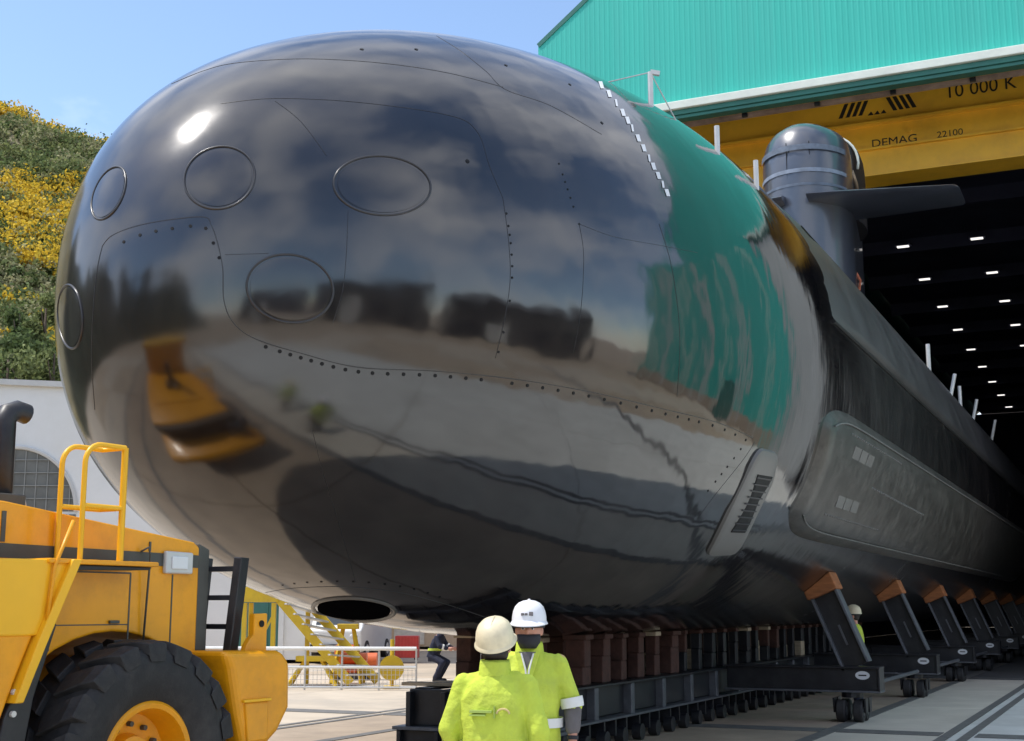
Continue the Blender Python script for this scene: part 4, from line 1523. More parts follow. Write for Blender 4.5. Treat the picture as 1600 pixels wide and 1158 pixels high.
for k in range(1, 5):
    z = k * 0.45
    h = math.sqrt(max(0, wr * wr - z * z))
    MB().box((wx, -0.055, wz + z), (2 * h, 0.03, 0.03)).build('glazing_bar', M['greybar'], win)
# lower rectangular part of the window opening
lw_ = MB().box((wx, -0.01, wz - 1.55), (2 * wr, 0.06, 2.9)).build('lower_window', M['pane'], hall)
for k in range(-4, 5):
    MB().box((wx + k * 0.5, -0.05, wz - 1.55), (0.05, 0.05, 2.9)).build('glazing_bar', M['galv'], lw_)
# green door in white frame
dx0, dx1 = (374 - 230) * PXM, (436 - 230) * PXM
dr = MB().box(((dx0 + dx1) / 2, -0.02, 1.6), (dx1 - dx0, 0.08, 3.2)).build('door', M['greendoor'], hall, bevel=0.01)
MB().box(((dx0 + dx1) / 2 + 0.3, -0.08, 1.6), (0.05, 0.05, 3.1)).build('door_stile', M['greendoor'], dr)
for x in (dx0 - 0.1, dx1 + 0.1):
    MB().box((x, -0.04, 1.65), (0.18, 0.14, 3.35)).build('door_frame', M['white'], hall, bevel=0.01)

# low beige building farther right, behind the stair
c = frame(640, 62)
beige = thing('beige_shed', 'low beige shed seen under the bow behind the railing', 'building', c, YAWZ)
MB().box((0, 3, 1.75), (14, 6, 3.5)).build('wall', mat('beige_wall', (0.52, 0.42, 0.32), 0.85, var=0.06), beige)
MB().prism([(-0.3, 3.5), (3, 4.6), (6.3, 3.5)], lambda a, b, d: (d, a, b), -7.2, 7.2).build('roof', M['roofwhite'], beige)
for x in (-3.2, 0.0, 3.4):
    MB().box((x, -0.02, 1.2), (1.4, 0.1, 2.2)).build('shutter', M['galv'], beige, bevel=0.02)

# yellow stair
c = at_ground(470, 1072)
DS = (c - CAM).dot(FW)
stair = thing('access_stair', 'yellow steel access stair with pale treads standing behind the loader', 'stair', (c.x, c.y, 0), YAWZ)
ms = DS / FPX


def sp(px, py, dy=0.0):
    return Vector(((px - 470) * ms, dy, EYE - (py - 952) * ms))


for (a, b, dy) in (((430, 934), (548, 1066), 0.0), ((478, 950), (585, 1066), 0.75)):
    MB().bar(sp(*a, dy), sp(*b, dy), 0.06, 0.2).build('stringer', M['yellow'], stair, bevel=0.008)
for k in range(8):
    t = (k + 0.6) / 8.4
    p = sp(430 + 118 * t, 934 + 132 * t, 0.0)
    q_ = sp(478 + 107 * t, 950 + 116 * t, 0.75)
    MB().bar(p, q_, 0.26, 0.035).build('tread', M['galv'], stair)
MB().box((sp(402, 929) + Vector((0, 0.4, 0))), (0.85, 0.9, 0.34)).build('landing', M['yellow'], stair, bevel=0.01)
for x, dy in ((378, 0.02), (424, 0.02), (378, 0.78), (470, 0.8)):
    z1 = sp(x, 942).z
    MB().box((sp(x, 952).x, dy, z1 / 2), (0.10, 0.10, z1)).build('post', M['yellow'], stair, bevel=0.006)
MB().bar(sp(424, 960, 0.02), sp(378, 1050, 0.02), 0.05, 0.05).build('brace', M['yellow'], stair)

# yellow machine frames behind the railing
for k, (px, D, w, h) in enumerate(((545, 31.5, 0.35, 1.25), (492, 30.5, 0.55, 0.55))):
    t = thing('steel_trestle', ('tall narrow yellow trestle with an orange motor', 'low yellow trestle below the stair')[k], 'trestle', frame(px, D), YAWZ)
    for sx in (-1, 1):
        MB().bar((sx * w, 0.25, 0), (sx * w * 0.35, 0, h), 0.07, 0.07).build('leg', M['yellow'], t)
        MB().bar((sx * w, -0.25, 0), (sx * w * 0.35, 0, h), 0.07, 0.07).build('leg', M['yellow'], t)
    MB().box((0, 0, h + 0.05), (w * 1.4, 0.3, 0.12)).build('top_beam', M['yellow'], t, bevel=0.01)
    if k == 0:
        MB().tube([(-0.1, 0, h * 0.45), (0.45, 0, h * 0.45)], 0.14, 12).build('motor', M['orange'], t, smooth=True, sharp=40)
        MB().box((0.1, 0, h * 0.45 - 0.2), (0.5, 0.4, 0.12)).build('motor_bed', M['orange'], t, bevel=0.01)
# orange pump skid and red cabinet
t = thing('pump_skid', 'small orange pump skid behind the white railing', 'pump', frame(556, 33), YAWZ)
MB().box((0, 0, 0.08), (1.1, 0.6, 0.16)).build('skid', M['black_steel'], t, bevel=0.01)
MB().box((-0.2, 0, 0.5), (0.55, 0.5, 0.68)).build('engine_cover', M['orange'], t, bevel=0.03)
MB().tube([(0.1, 0, 0.45), (0.55, 0, 0.45)], 0.2, 14).build('pump_body', M['orange'], t, smooth=True, sharp=40)
t = thing('red_tool_chest', 'small red steel chest far behind the railing', 'chest', frame(636, 46), YAWZ)
MB().box((0, 0.4, 0.43), (0.8, 0.7, 0.74)).build('body', M['red'], t, bevel=0.02)
for k in range(7):
    MB().box((-0.33 + 0.11 * k, 0.045, 0.43), (0.035, 0.05, 0.66)).build('rib', M['red'], t)
for sx in (-0.32, 0.32):
    MB().box((sx, 0.15, 0.03), (0.12, 0.2, 0.06)).build('foot', M['black_steel'], t)
# white van
van = thing('white_van', 'white van parked behind the railing under the bow', 'van', frame(590, 47), YAWZ + R(82))
MB().prism([(-2.2, 0.28), (-2.25, 1.0), (-2.0, 1.15), (-1.45, 1.85), (-1.2, 1.95), (2.2, 1.95), (2.3, 1.8), (2.3, 0.28)], lambda a, b, d: (a, d, b), 0, 1.8).build('body', M['white'], van, bevel=0.06, seg=3)
MB().prism([(-1.75, 1.2), (-1.35, 1.75), (-0.8, 1.75), (-0.8, 1.2)], lambda a, b, d: (a, d, b), -0.012, 0.03).build('side_window', M['glass'], van)
MB().prism([(-0.65, 1.2), (-0.65, 1.75), (0.5, 1.75), (0.5, 1.2)], lambda a, b, d: (a, d, b), -0.012, 0.03).build('side_window', M['glass'], van)
MB().add([(-1.99, 0.15, 1.19), (-1.99, 1.65, 1.19), (-1.50, 1.55, 1.83), (-1.50, 0.25, 1.83)], [(0, 1, 2, 3)]).build('windscreen', M['glass'], van)
for yy in (0.25, 1.55):
    MB().ball((-2.23, yy, 0.82), (0.03, 0.16, 0.09), 10, 6).build('headlight', M['lamp_glass'], van, smooth=True)
MB().box((-2.25, 0.9, 0.45), (0.08, 1.7, 0.2)).build('bumper', M['black_steel'], van, bevel=0.02)
for x in (-1.5, 1.45):
    w = MB().tube([(x, -0.03, 0.33), (x, 0.18, 0.33)], 0.33, 20).build('wheel', M['rubber'], van, smooth=True, sharp=40)
    MB().tube([(x, -0.045, 0.33), (x, -0.02, 0.33)], 0.2, 14).build('hub_cap', M['galv'], w, smooth=True, sharp=40)
    MB().tube([(x, 1.62, 0.33), (x, 1.83, 0.33)], 0.33, 20).build('wheel', M['rubber'], van, smooth=True, sharp=40)
# yellow round marker on a post
c = at_ground(612, 1076)
t = thing('round_marker', 'yellow disc on a short yellow post at the end of the railing', 'marker', (c.x, c.y + 0.0, 0), YAWZ)
MB().box((0, 0, 0.03), (0.35, 0.35, 0.06)).build('base', M['yellow'], t, bevel=0.01)
MB().tube([(0, 0, 0.05), (0, 0, 1.05)], 0.045, 10).build('post', M['yellow'], t, smooth=True, sharp=40)
MB().tube([(0, -0.06, 0.44), (0, -0.10, 0.44)], 0.27, 24).build('disc', M['yellow'], t, smooth=True, sharp=40)

# white railing
p0, p1 = at_ground(425, 1078), at_ground(650, 1079)
rail = thing('yard_railing', 'white two bar railing with mesh panels between loader and cradle', 'railing', p0, math.atan2(p1.y - p0.y, p1.x - p0.x))
RL = (p1 - p0).length
for z, r_ in ((0.87, 0.04), (0.48, 0.032)):
    MB().tube([(-2.5, 0, z), (RL, 0, z)], r_, 8).build('rail', M['white'], rail, smooth=True, sharp=40)
MB().tube([(-2.5, 0, 0.06), (RL, 0, 0.06)], 0.025, 8).build('bottom_rail', M['galv'], rail, smooth=True, sharp=40)
npost = 7
for k in range(npost + 1):
    x = -2.5 + (RL + 2.5) * k / npost
    MB().tube([(x, 0, 0), (x, 0, 0.86)], 0.022, 8).build('post', M['galv'], rail, smooth=True, sharp=40)
    if k < npost:
        q = MB()
        wdt = (RL + 2.5) / npost
        for j in range(1, 9):
            q.box((x + wdt * j / 9, 0, 0.27), (0.008, 0.008, 0.40))
        for j in range(4):
            q.box((x + wdt / 2, 0.008, 0.12 + 0.1 * j), (wdt, 0.008, 0.008))
        tag(q.build('mesh_panel', M['galv'], rail), kind='stuff')


# ------------------------------------------------------------------ people
def capsule(m, a, b, ra, rb, n=12):
    a, b = Vector(a), Vector(b)
    d = (b - a)
    L = d.length
    d = d.normalized() if L > 1e-6 else Vector((0, 0, 1))
    pts, rad = [], []
    for t in (80, 60, 40, 20, 0):
        pts.append(a - d * ra * math.sin(R(t)))
        rad.append(max(ra * math.cos(R(t)), ra * 0.15))
    for t in (0, 20, 40, 60, 80):
        pts.append(b + d * rb * math.sin(R(t)))
        rad.append(max(rb * math.cos(R(t)), rb * 0.15))
    m.tube(pts, rad, n)


def sring(cx, cy, z, a, b, n=28, e=0.85):
    return [Vector((cx + a * math.copysign(abs(math.cos(t)) ** e, math.cos(t)), cy + b * math.copysign(abs(math.sin(t)) ** e, math.sin(t)), z)) for t in [2 * math.pi * k / n for k in range(n)]]


def blend(m, name, material, parent, voxel=0.014, smooth_it=4, folds=0.0, fscale=0.09):
    """one continuous surface grown from overlapping closed forms"""
    o = m.build(name, material, None)
    rm = o.modifiers.new('r', 'REMESH')
    rm.mode = 'VOXEL'
    rm.voxel_size = voxel
    sm_ = o.modifiers.new('s', 'SMOOTH')
    sm_.factor = 0.5
    sm_.iterations = smooth_it
    COL.objects.unlink(o)
    me = baked(o)
    if folds:
        me.update()
        nv = len(me.vertices)
        co = np.empty(nv * 3, np.float32)
        no = np.empty(nv * 3, np.float32)
        me.vertices.foreach_get('co', co)
        me.vertex_normals.foreach_get('vector', no)
        co, no = co.reshape(-1, 3), no.reshape(-1, 3)
        f = np.array([0.7 * mnoise.noise(Vector((x / fscale, y / fscale, z / (fscale * 2.6)))) + 0.9 * (0.25 - abs(mnoise.noise(Vector(((x + 0.7 * z) / fscale * 0.9, y / fscale * 0.9, (z - 0.5 * x) / fscale * 0.4 + 7)))))
                      for x, y, z in co.tolist()])
        co = co + no * (f * folds)[:, None]
        me.vertices.foreach_set('co', co.astype(np.float32).ravel())
        me.update()
    me.materials.clear()
    me.materials.append(material)
    me.shade_smooth()
    r = bpy.data.objects.new(name, me)
    COL.objects.link(r)
    r.parent = parent
    return r


def hand_forms(m, wrist, d, side, palm_n):
    """palm with five separate curled fingers; d = direction of the hand, palm_n = palm facing"""
    d = Vector(d).normalized()
    pn = Vector(palm_n).normalized()
    s = d.cross(pn).normalized() * side
    w = Vector(wrist)
    pc = w + d * 0.055
    capsule(m, w, pc + d * 0.03, 0.027, 0.030)
    capsule(m, w + s * 0.018 + d * 0.03, pc + s * 0.022 + d * 0.03, 0.018, 0.016)
    capsule(m, w - s * 0.018 + d * 0.03, pc - s * 0.022 + d * 0.03, 0.018, 0.016)
    for k, (off, L_) in enumerate(((0.032, 0.072), (0.011, 0.082), (-0.011, 0.076), (-0.032, 0.060))):
        a_ = pc + s * off + d * 0.035
        b_ = a_ + d * L_ * 0.45 + pn * L_ * 0.12
        c_ = b_ + d * L_ * 0.30 + pn * L_ * 0.25
        e_ = c_ + d * L_ * 0.12 + pn * L_ * 0.25
        capsule(m, a_, b_, 0.0095, 0.009, 8)
        capsule(m, b_, c_, 0.009, 0.0085, 8)
        capsule(m, c_, e_, 0.0085, 0.008, 8)
    a_ = w + d * 0.03 + s * 0.03
    b_ = a_ + d * 0.03 + s * 0.025 + pn * 0.012
    c_ = b_ + d * 0.035 + s * 0.004 + pn * 0.012
    capsule(m, a_, b_, 0.013, 0.011, 8)
    capsule(m, b_, c_, 0.011, 0.009, 8)


def person(label, loc, rotz, H=1.75, tilt=0.0, top='hiviz', helmet='helmet_white', mask=False, short_sleeve=False, pose='stand', arms=None, detail=True, hair='hair'):
    k = H / 1.75
    t = thing('person', label, 'person', loc, rotz)
    t.scale = (k, k, k)
    vox = 0.011 if detail else 0.016
    if pose == 'stand':
        hipz, lean = 0.92, 0.0
        legs = [((s * 0.10, 0, 0.90), (s * 0.115, -0.02, 0.50), (s * 0.12, 0.02, 0.09)) for s in (-1, 1)]
    else:
        hipz, lean = 0.60, 0.34
        legs = [((s * 0.11, 0.06, 0.60), (s * 0.17, -0.24, 0.46), (s * 0.15, -0.06, 0.09)) for s in (-1, 1)]

    def T(p):                                   # lean of the upper body about the hips
        x, y, z = p
        dz = z - 0.92
        return Vector((x, y - dz * math.sin(lean) * 1.0 + (0.06 if pose != 'stand' else 0), hipz + dz * math.cos(lean)))

    if arms is None:
        arms = {}
    A = {}
    for s in (-1, 1):
        A[s] = arms.get(s, ((s * 0.195, 0.0, 1.405), (s * 0.255, 0.03, 1.13), (s * 0.265, -0.05, 0.88), (0, -0.12, -1)))
    # body: head, neck, trunk, limbs and hands as one surface
    b = MB()
    hc = T((0, -0.015, 1.612))
    b.ball(hc, (0.080, 0.098, 0.118), 18, 12)
    b.ball(hc + Vector((0, -0.022, -0.052)), (0.062, 0.072, 0.075), 14, 10)
    b.ball(hc + Vector((0, -0.095, -0.012)), (0.013, 0.020, 0.024), 8, 6)
    for s in (-1, 1):
        b.ball(hc + Vector((s * 0.084, 0.008, -0.008)), (0.012, 0.022, 0.033), 8, 6)
        b.ball(hc + Vector((s * 0.032, -0.076, 0.022)), (0.022, 0.014, 0.010), 8, 6)
    capsule(b, T((0, 0.012, 1.40)), T((0, 0.0, 1.56)), 0.058, 0.054)
    b.loft([[T(q) for q in sring(0, 0.0, z, a_, c_)] for z, a_, c_ in ((0.90, 0.15, 0.10), (1.05, 0.145, 0.095), (1.25, 0.165, 0.105), (1.38, 0.16, 0.09), (1.44, 0.08, 0.06))])
    for s in (-1, 1):
        sh, el_, wr, hd = A[s]
        sh, el_, wr = T(sh), T(el_), T(wr)
        capsule(b, sh, el_, 0.048, 0.040)
        capsule(b, el_, wr, 0.042, 0.028)
        hand_forms(b, wr, hd, s, (-s * 0.9, -0.3, 0))
        h_, kn, an = legs[0 if s < 0 else 1]
        capsule(b, h_, kn, 0.078, 0.052)
        capsule(b, kn, an, 0.052, 0.036)
    blend(b, 'body', M['skin'], t, voxel=0.008 if detail else 0.012, smooth_it=2)
    # jacket
    j = MB()
    tz = [(0.80, 0.195, 0.135), (0.95, 0.205, 0.142), (1.10, 0.20, 0.142), (1.25, 0.212, 0.142), (1.34, 0.205, 0.130), (1.40, 0.165, 0.110), (1.44, 0.12, 0.092), (1.475, 0.085, 0.075)]
    if pose != 'stand':
        tz = [(0.90, 0.20, 0.14)] + tz[2:]
    j.loft([[T(q) for q in sring(0, 0.005, z, a_, c_)] for z, a_, c_ in tz])
    for s in (-1, 1):
        sh, el_, wr, hd = [Vector(q) for q in A[s]]
        sh, el_, wr = T(sh), T(el_), T(wr)
        sh = sh + Vector((-0.012 * s, 0, -0.025))
        capsule(j, sh, sh.lerp(el_, 1.0), 0.072, 0.066)
        if not short_sleeve:
            capsule(j, el_, el_.lerp(wr, 0.86), 0.066, 0.052)
        else:
            capsule(j, el_, el_.lerp(wr, 0.05), 0.066, 0.064)
    capsule(j, T((-0.12, 0.0, 1.395)), T((0.12, 0.0, 1.395)), 0.075, 0.075)
    jk = blend(j, 'jacket', M[top], t, voxel=0.009 if detail else vox, smooth_it=3, folds=0.016)
    # collar
    if detail:
        cl = MB()
        cl.loft([[T(q) for q in sring(0, 0.008, z, a_, c_)] for z, a_, c_ in ((1.44, 0.098, 0.090), (1.515, 0.090, 0.088), (1.535, 0.084, 0.082), (1.46, 0.074, 0.070))], cap=False)
        cl.build('collar', M[top], jk, smooth=True)
    # reflective bands
    for s in (-1, 1):
        sh, el_, wr, hd = [Vector(q) for q in A[s]]
        sh, el_, wr = T(sh), T(el_), T(wr)
        if short_sleeve:
            a_, c_, r0, r1 = sh.lerp(el_, 0.86), el_.lerp(wr, 0.10), 0.077, 0.075
        else:
            a_, c_, r0, r1 = el_.lerp(wr, 0.30), el_.lerp(wr, 0.52), 0.069, 0.066
        MB().tube([a_, a_.lerp(c_, 0.5), c_], [r0, (r0 + r1) / 2 + 0.002, r1], 20, cap=False).build('reflective_band', M['reflective'], jk, smooth=True)
        if short_sleeve:                        # grey undersleeve
            u = MB()
            capsule(u, el_, el_.lerp(wr, 0.62), 0.062, 0.050, 16)
            blend(u, 'undersleeve', M['greycloth'], t, 0.012, 3, 0.008)
    for z0, z1 in (((0.985, 1.045),) if pose == 'stand' else ((1.06, 1.12),)):
        a_ = 0.222
        MB().loft([[T(q) for q in sring(0, 0.005, z, a_, 0.158)] for z in (z0, z1)], cap=False).build('reflective_band', M['reflective' if top == 'hiviz' else 'hiviz'], jk, smooth=True)
    # trousers and boots
    tr = MB()
    hip = Vector((0, 0.06 if pose != 'stand' else 0, hipz))
    tr.loft([[Vector(q) + Vector((0, 0.05 if pose != 'stand' else 0, hipz - 0.92)) for q in sring(0, 0, z, a_, c_)] for z, a_, c_ in ((0.80, 0.165, 0.12), (0.90, 0.175, 0.125), (1.0, 0.165, 0.12))])
    for h_, kn, an in legs:
        capsule(tr, h_, kn, 0.098, 0.075)
        capsule(tr, kn, Vector(an) + Vector((0, 0, 0.03)), 0.076, 0.066)
    blend(tr, 'trousers', M['navy'], t, vox, 4, 0.010)
    for h_, kn, an in legs:
        bt = MB()
        an = Vector(an)
        capsule(bt, an + Vector((0, 0.02, 0.02)), an + Vector((0, 0.01, -0.03)), 0.052, 0.055)
        capsule(bt, Vector((an.x, an.y + 0.03, 0.05)), Vector((an.x, an.y - 0.13, 0.045)), 0.048, 0.045)
        blend(bt, 'boot', M['blackcloth'], t, 0.012, 3)
    # helmet
    hm_ = MB()
    rings = []
    top_c = hc + Vector((0, 0.008, 0.052))
    nn = 36
    for (f, zz) in ((1.0, -0.012), (1.0, 0.0), (0.985, 0.03), (0.93, 0.062), (0.82, 0.090), (0.62, 0.112), (0.35, 0.125), (0.08, 0.129)):
        rings.append([top_c + Vector((0.116 * f * math.cos(a_), 0.138 * f * math.sin(a_), zz * 1.1)) for a_ in [2 * math.pi * i / nn for i in range(nn)]])
    hm_.loft(rings)
    hel = hm_.build('helmet', M[helmet], t, smooth=True, sharp=60)
    br = MB()
    r0, r1 = [], []
    for i in range(nn):
        a_ = 2 * math.pi * i / nn
        fwd = max(0, -math.sin(a_))
        ext = 0.010 + 0.045 * fwd ** 2
        r0.append((0.115, 0.137, 0.0, a_))
        r1.append((0.115 + ext, 0.137 + ext, -0.012 - 0.018 * fwd ** 2, a_))
    lo_ = [top_c + Vector((x * math.cos(a_), y * math.sin(a_), z - 0.006)) for x, y, z, a_ in r0]
    hi_ = [top_c + Vector((x * math.cos(a_), y * math.sin(a_), z - 0.004)) for x, y, z, a_ in r1]
    hi2 = [p + Vector((0, 0, 0.007)) for p in hi_]
    lo2 = [p + Vector((0, 0, 0.012)) for p in lo_]
    br.loft([lo_, hi_, hi2, lo2], cap=False, closed=True)
    br.build('brim', M[helmet], hel, smooth=True, sharp=50)
    rg = MB()
    rg.tube([top_c + Vector((0, 0.138 * math.cos(a_) * 0.95, 0.137 * math.sin(a_) + 0.004)) for a_ in [R(20 + 14 * i) for i in range(11)]], 0.010, 8)
    rg.build('crown_ridge', M[helmet], hel, smooth=True)
    # head band visible below the helmet at the back
    MB().loft([[hc + Vector((0.104 * math.cos(a_), 0.008 + 0.124 * math.sin(a_), z)) for a_ in [2 * math.pi * i / 24 for i in range(24)]] for z in (0.012, 0.04)], cap=False).build('head_band', M['blackcloth'], hel, smooth=True)
    hr_ = MB()
    hr_.ball(hc + Vector((0, 0.020, 0.0)), (0.083, 0.092, 0.100), 18, 12)
    hair_o = blend(hr_, 'hair', M[hair], t, 0.010, 2)
    if tilt:
        tm = Matrix.Translation(hc) @ Matrix.Rotation(tilt, 4, 'X') @ Matrix.Translation(-hc + Vector((0, 0, -0.012)))
        hel.matrix_local = tm
        hair_o.matrix_local = tm
    if mask:
        mk = MB()
        vs = []
        cols = 13
        rowsz = [(-0.030, 0.073, 0.098), (-0.050, 0.076, 0.120), (-0.085, 0.072, 0.114), (-0.122, 0.058, 0.094)]
        for z, rx, ry in rowsz:
            for i in range(cols):
                a_ = R(-90 - 78 + 156 * i / (cols - 1))
                vs.append(hc + Vector((rx * 1.08 * math.cos(a_), ry * math.sin(a_) - 0.004, z)))
        fs = [(r_ * cols + i, r_ * cols + i + 1, (r_ + 1) * cols + i + 1, (r_ + 1) * cols + i) for r_ in range(3) for i in range(cols - 1)]
        mk.add(vs, fs)
        mo = mk.build('face_mask', M['blackcloth'], t, smooth=True)
        so = mo.modifiers.new('t', 'SOLIDIFY')
        so.thickness = 0.006
        for s in (-1, 1):
            e = MB()
            e.ball(hc + Vector((s * 0.031, -0.089, 0.006)), (0.013, 0.008, 0.007), 10, 6)
            ey = e.build('eye', M['white'], t, smooth=True)
            e = MB()
            e.ball(hc + Vector((s * 0.031, -0.0955, 0.006)), (0.006, 0.003, 0.006), 8, 6)
            e.build('iris', M['hair'], ey, smooth=True)
            e = MB()
            e.tube([hc + Vector((s * 0.014, -0.099, 0.024)), hc + Vector((s * 0.032, -0.095, 0.029)), hc + Vector((s * 0.052, -0.082, 0.024))], 0.005, 6)
            e.build('eyebrow', M[hair], t, smooth=True)
    return t, hel, jk, hc, T


def face_cam(loc, extra=0.0):
    d = CAM - Vector(loc)
    return math.atan2(d.y, d.x) + math.pi / 2 + extra


# worker seen from the back
l1 = Vector((-3.28, 6.85, 0))
w1, h1, j1, hc1, T1 = person('worker seen from behind in yellow hi-vis jacket and cream helmet', l1, face_cam(l1) + math.pi + R(-14), 1.625, R(-24), 'hiviz', 'helmet_cream',
                             arms={1: ((0.2, 0, 1.405), (0.275, 0.03, 1.14), (0.24, -0.12, 0.93), (-0.2, -0.7, -0.6)), -1: ((-0.2, 0, 1.405), (-0.275, 0.04, 1.13), (-0.27, -0.02, 0.87), (0, -0.15, -1))})
# faint print on the back
for k, (x0, x1, z0, z1, mt) in enumerate(((-0.018, 0.115, 1.235, 1.250, 'greyprint'), (0.02, 0.115, 1.217, 1.226, 'greyprint'), (-0.036, -0.031, 1.205, 1.275, 'greyprint'))):
    MB().box(((x0 + x1) / 2, 0.150, (z0 + z1) / 2), (x1 - x0, 0.03, z1 - z0)).build('back_print', M[mt], j1)
q = MB()
q.tube([(-0.085 + 0.04 * math.cos(R(a_)), 0.156, 1.225 + 0.035 * math.sin(R(a_))) for a_ in range(10, 171, 16)], 0.006, 6)
q.build('back_emblem', M['pinkprint'], j1)

# worker with mask and white helmet
l2 = Vector((-3.62, 8.07, 0))
w2, h2, j2, hc2, T2 = person('worker facing the camera in white helmet, black face mask and hi-vis shirt', l2, face_cam(l2, R(-6)), 1.705, 0.0, 'hiviz', 'helmet_white', mask=True, short_sleeve=True,
                             arms={1: ((0.2, 0, 1.405), (0.285, 0.02, 1.135), (0.285, -0.02, 0.875), (0.05, -0.12, -1)), -1: ((-0.2, 0, 1.405), (-0.26, 0.03, 1.13), (-0.25, -0.06, 0.88), (0, -0.2, -1))})
q = MB()
q.add([T2(p) for p in ((-0.055, -0.125, 1.47), (0.055, -0.125, 1.47), (0.005, -0.158, 1.28))], [(0, 1, 2)])
o = q.build('open_neck', M['greycloth'], j2)
for s in (-1, 1):
    q = MB()
    q.bar(T2((s * 0.062, -0.118, 1.475)), T2((s * 0.012, -0.158, 1.31)), 0.045, 0.010, (0, -1, 0.2))
    q.build('lapel', M['hiviz'], j2, bevel=0.004)
q = MB()
q.tube([T2((-0.04, -0.132, 1.46)), T2((-0.01, -0.158, 1.36)), T2((0.0, -0.166, 1.26))], 0.006, 6)
q.tube([T2((0.04, -0.132, 1.46)), T2((0.015, -0.158, 1.36)), T2((0.0, -0.166, 1.26))], 0.006, 6)
q.build('lanyard', M['reflective'], j2)
MB().box(T2((0.0, -0.166, 1.22)), (0.06, 0.008, 0.085)).build('badge', M['white'], j2)
# emblem on the helmet front
for k, (dx, dz, w, h) in enumerate(((-0.030, 0.045, 0.020, 0.012), (-0.006, 0.045, 0.018, 0.012), (0.026, 0.048, 0.026, 0.022))):
    MB().box(hc2 + Vector((dx, -0.126 + abs(dx) * 0.12, 0.055 + dz)), (w, 0.014, h), (R(-22), 0, 0)).build('helmet_emblem', M['greycloth'], h2)
MB().tube([T2(Vector((0.285, -0.012, 0.93))), T2(Vector((0.285, -0.016, 0.905)))], 0.037, 16, cap=False).build('wrist_strap', M['blackcloth'], w2, smooth=True)

# crouching worker behind the transporter
c = at_ground(680, 1066)
person('crouching worker in dark overalls with hi-vis band behind the transporter front', (c.x, c.y, 0), face_cam(c, R(70)), 1.75, 0.0, 'navy', 'helmet_white', pose='crouch', detail=False,
       arms={s: ((s * 0.2, 0, 1.405), (s * 0.24, -0.16, 1.18), (s * 0.16, -0.36, 1.12), (0, -1, 0)) for s in (-1, 1)})
# worker behind the nearest cradle arm
c = at_depth(1334, 952, 23.4)
person('worker in hi-vis jacket half hidden behind the nearest cradle arm', (c.x, c.y, 0), face_cam(c, R(-100)), 1.72, 0.0, 'hiviz', 'helmet_cream', detail=False)

# ------------------------------------------------------------------ hill with scrub
def hill_h(u, w):
    """u: picture-right metres, w: metres away from the camera"""
    t = (w - 62) / 100.0
    if t <= 0:
        return 0.0
    ridge = 62.5 - 0.45 * (u + 62) if u > -140 else 83
    ridge = max(2.0, ridge)
    fade = max(0.0, min(1.0, (-4.0 - u) / 26.0))
    ridge *= fade * fade * (3 - 2 * fade)
    s = min(1, t)
    base = ridge * (s * s * (3 - 2 * s) * 0.35 + 0.65 * s)
    if t > 1:
        base = ridge - (t - 1) * 12
    nz_ = mnoise.noise(Vector((u / 30, w / 30, 3))) * 3.0 + mnoise.noise(Vector((u / 9, w / 9, 8))) * 1.1
    return max(base + nz_ * min(1, t * 3) * fade, -0.5) if fade > 0 else -0.5


def uw(u, w, z):
    p = RT * u + FWH * w
    return (p.x, p.y, z)


U = np.linspace(-260, 150, 110)
W = np.linspace(58, 230, 70)
vs = [uw(u, w, hill_h(u, w) - 0.3) for w in W for u in U]
nu = len(U)
fs = [(j * nu + i, j * nu + i + 1, (j + 1) * nu + i + 1, (j + 1) * nu + i) for j in range(len(W) - 1) for i in range(nu - 1)]
hill = tag(MB().add(vs, fs).build('hillside', M['hill'], smooth=True, fix=False), kind='structure')

RNG = np.random.default_rng(5)


def leaf_cloud(centers, radii, per, leaf, flat=0.8):
    """many small leaf faces spread through the volume of each bush"""
    C_ = np.repeat(np.asarray(centers), per, 0)
    Rr = np.repeat(np.asarray(radii), per)
    n = len(C_)
    d = RNG.normal(size=(n, 3))
    d /= np.linalg.norm(d, axis=1, keepdims=True)
    rad = RNG.random(n) ** 0.45
    lump = 1 + 0.35 * np.sin(d[:, 0] * 5 + C_[:, 0]) * np.cos(d[:, 1] * 6 + C_[:, 1])
    pos = C_ + d * (rad * Rr * lump)[:, None] * np.array([1, 1, flat])
    a = RNG.normal(size=(n, 3))
    a /= np.linalg.norm(a, axis=1, keepdims=True)
    b = np.cross(a, RNG.normal(size=(n, 3)))
    b /= np.linalg.norm(b, axis=1, keepdims=True)
    s = (leaf * RNG.uniform(0.6, 1.4, n))[:, None]
    V = np.stack([pos - a * s, pos + b * s * 0.6, pos + a * s, pos - b * s * 0.6], 1).reshape(-1, 3)
    return V


def leaf_mesh(name, V, material, parent=None):
    n = len(V) // 4
    me = bpy.data.meshes.new(name)
    me.vertices.add(len(V))
    me.vertices.foreach_set('co', V.astype(np.float32).ravel())
    me.loops.add(len(V))
    me.loops.foreach_set('vertex_index', np.arange(len(V), dtype=np.int32))
    me.polygons.add(n)
    me.polygons.foreach_set('loop_start', np.arange(0, len(V), 4, dtype=np.int32))
    me.update()
    me.validate()
    me.materials.append(material)
    o = bpy.data.objects.new(name, me)
    COL.objects.link(o)
    if parent is not None:
        o.parent = parent
    return o


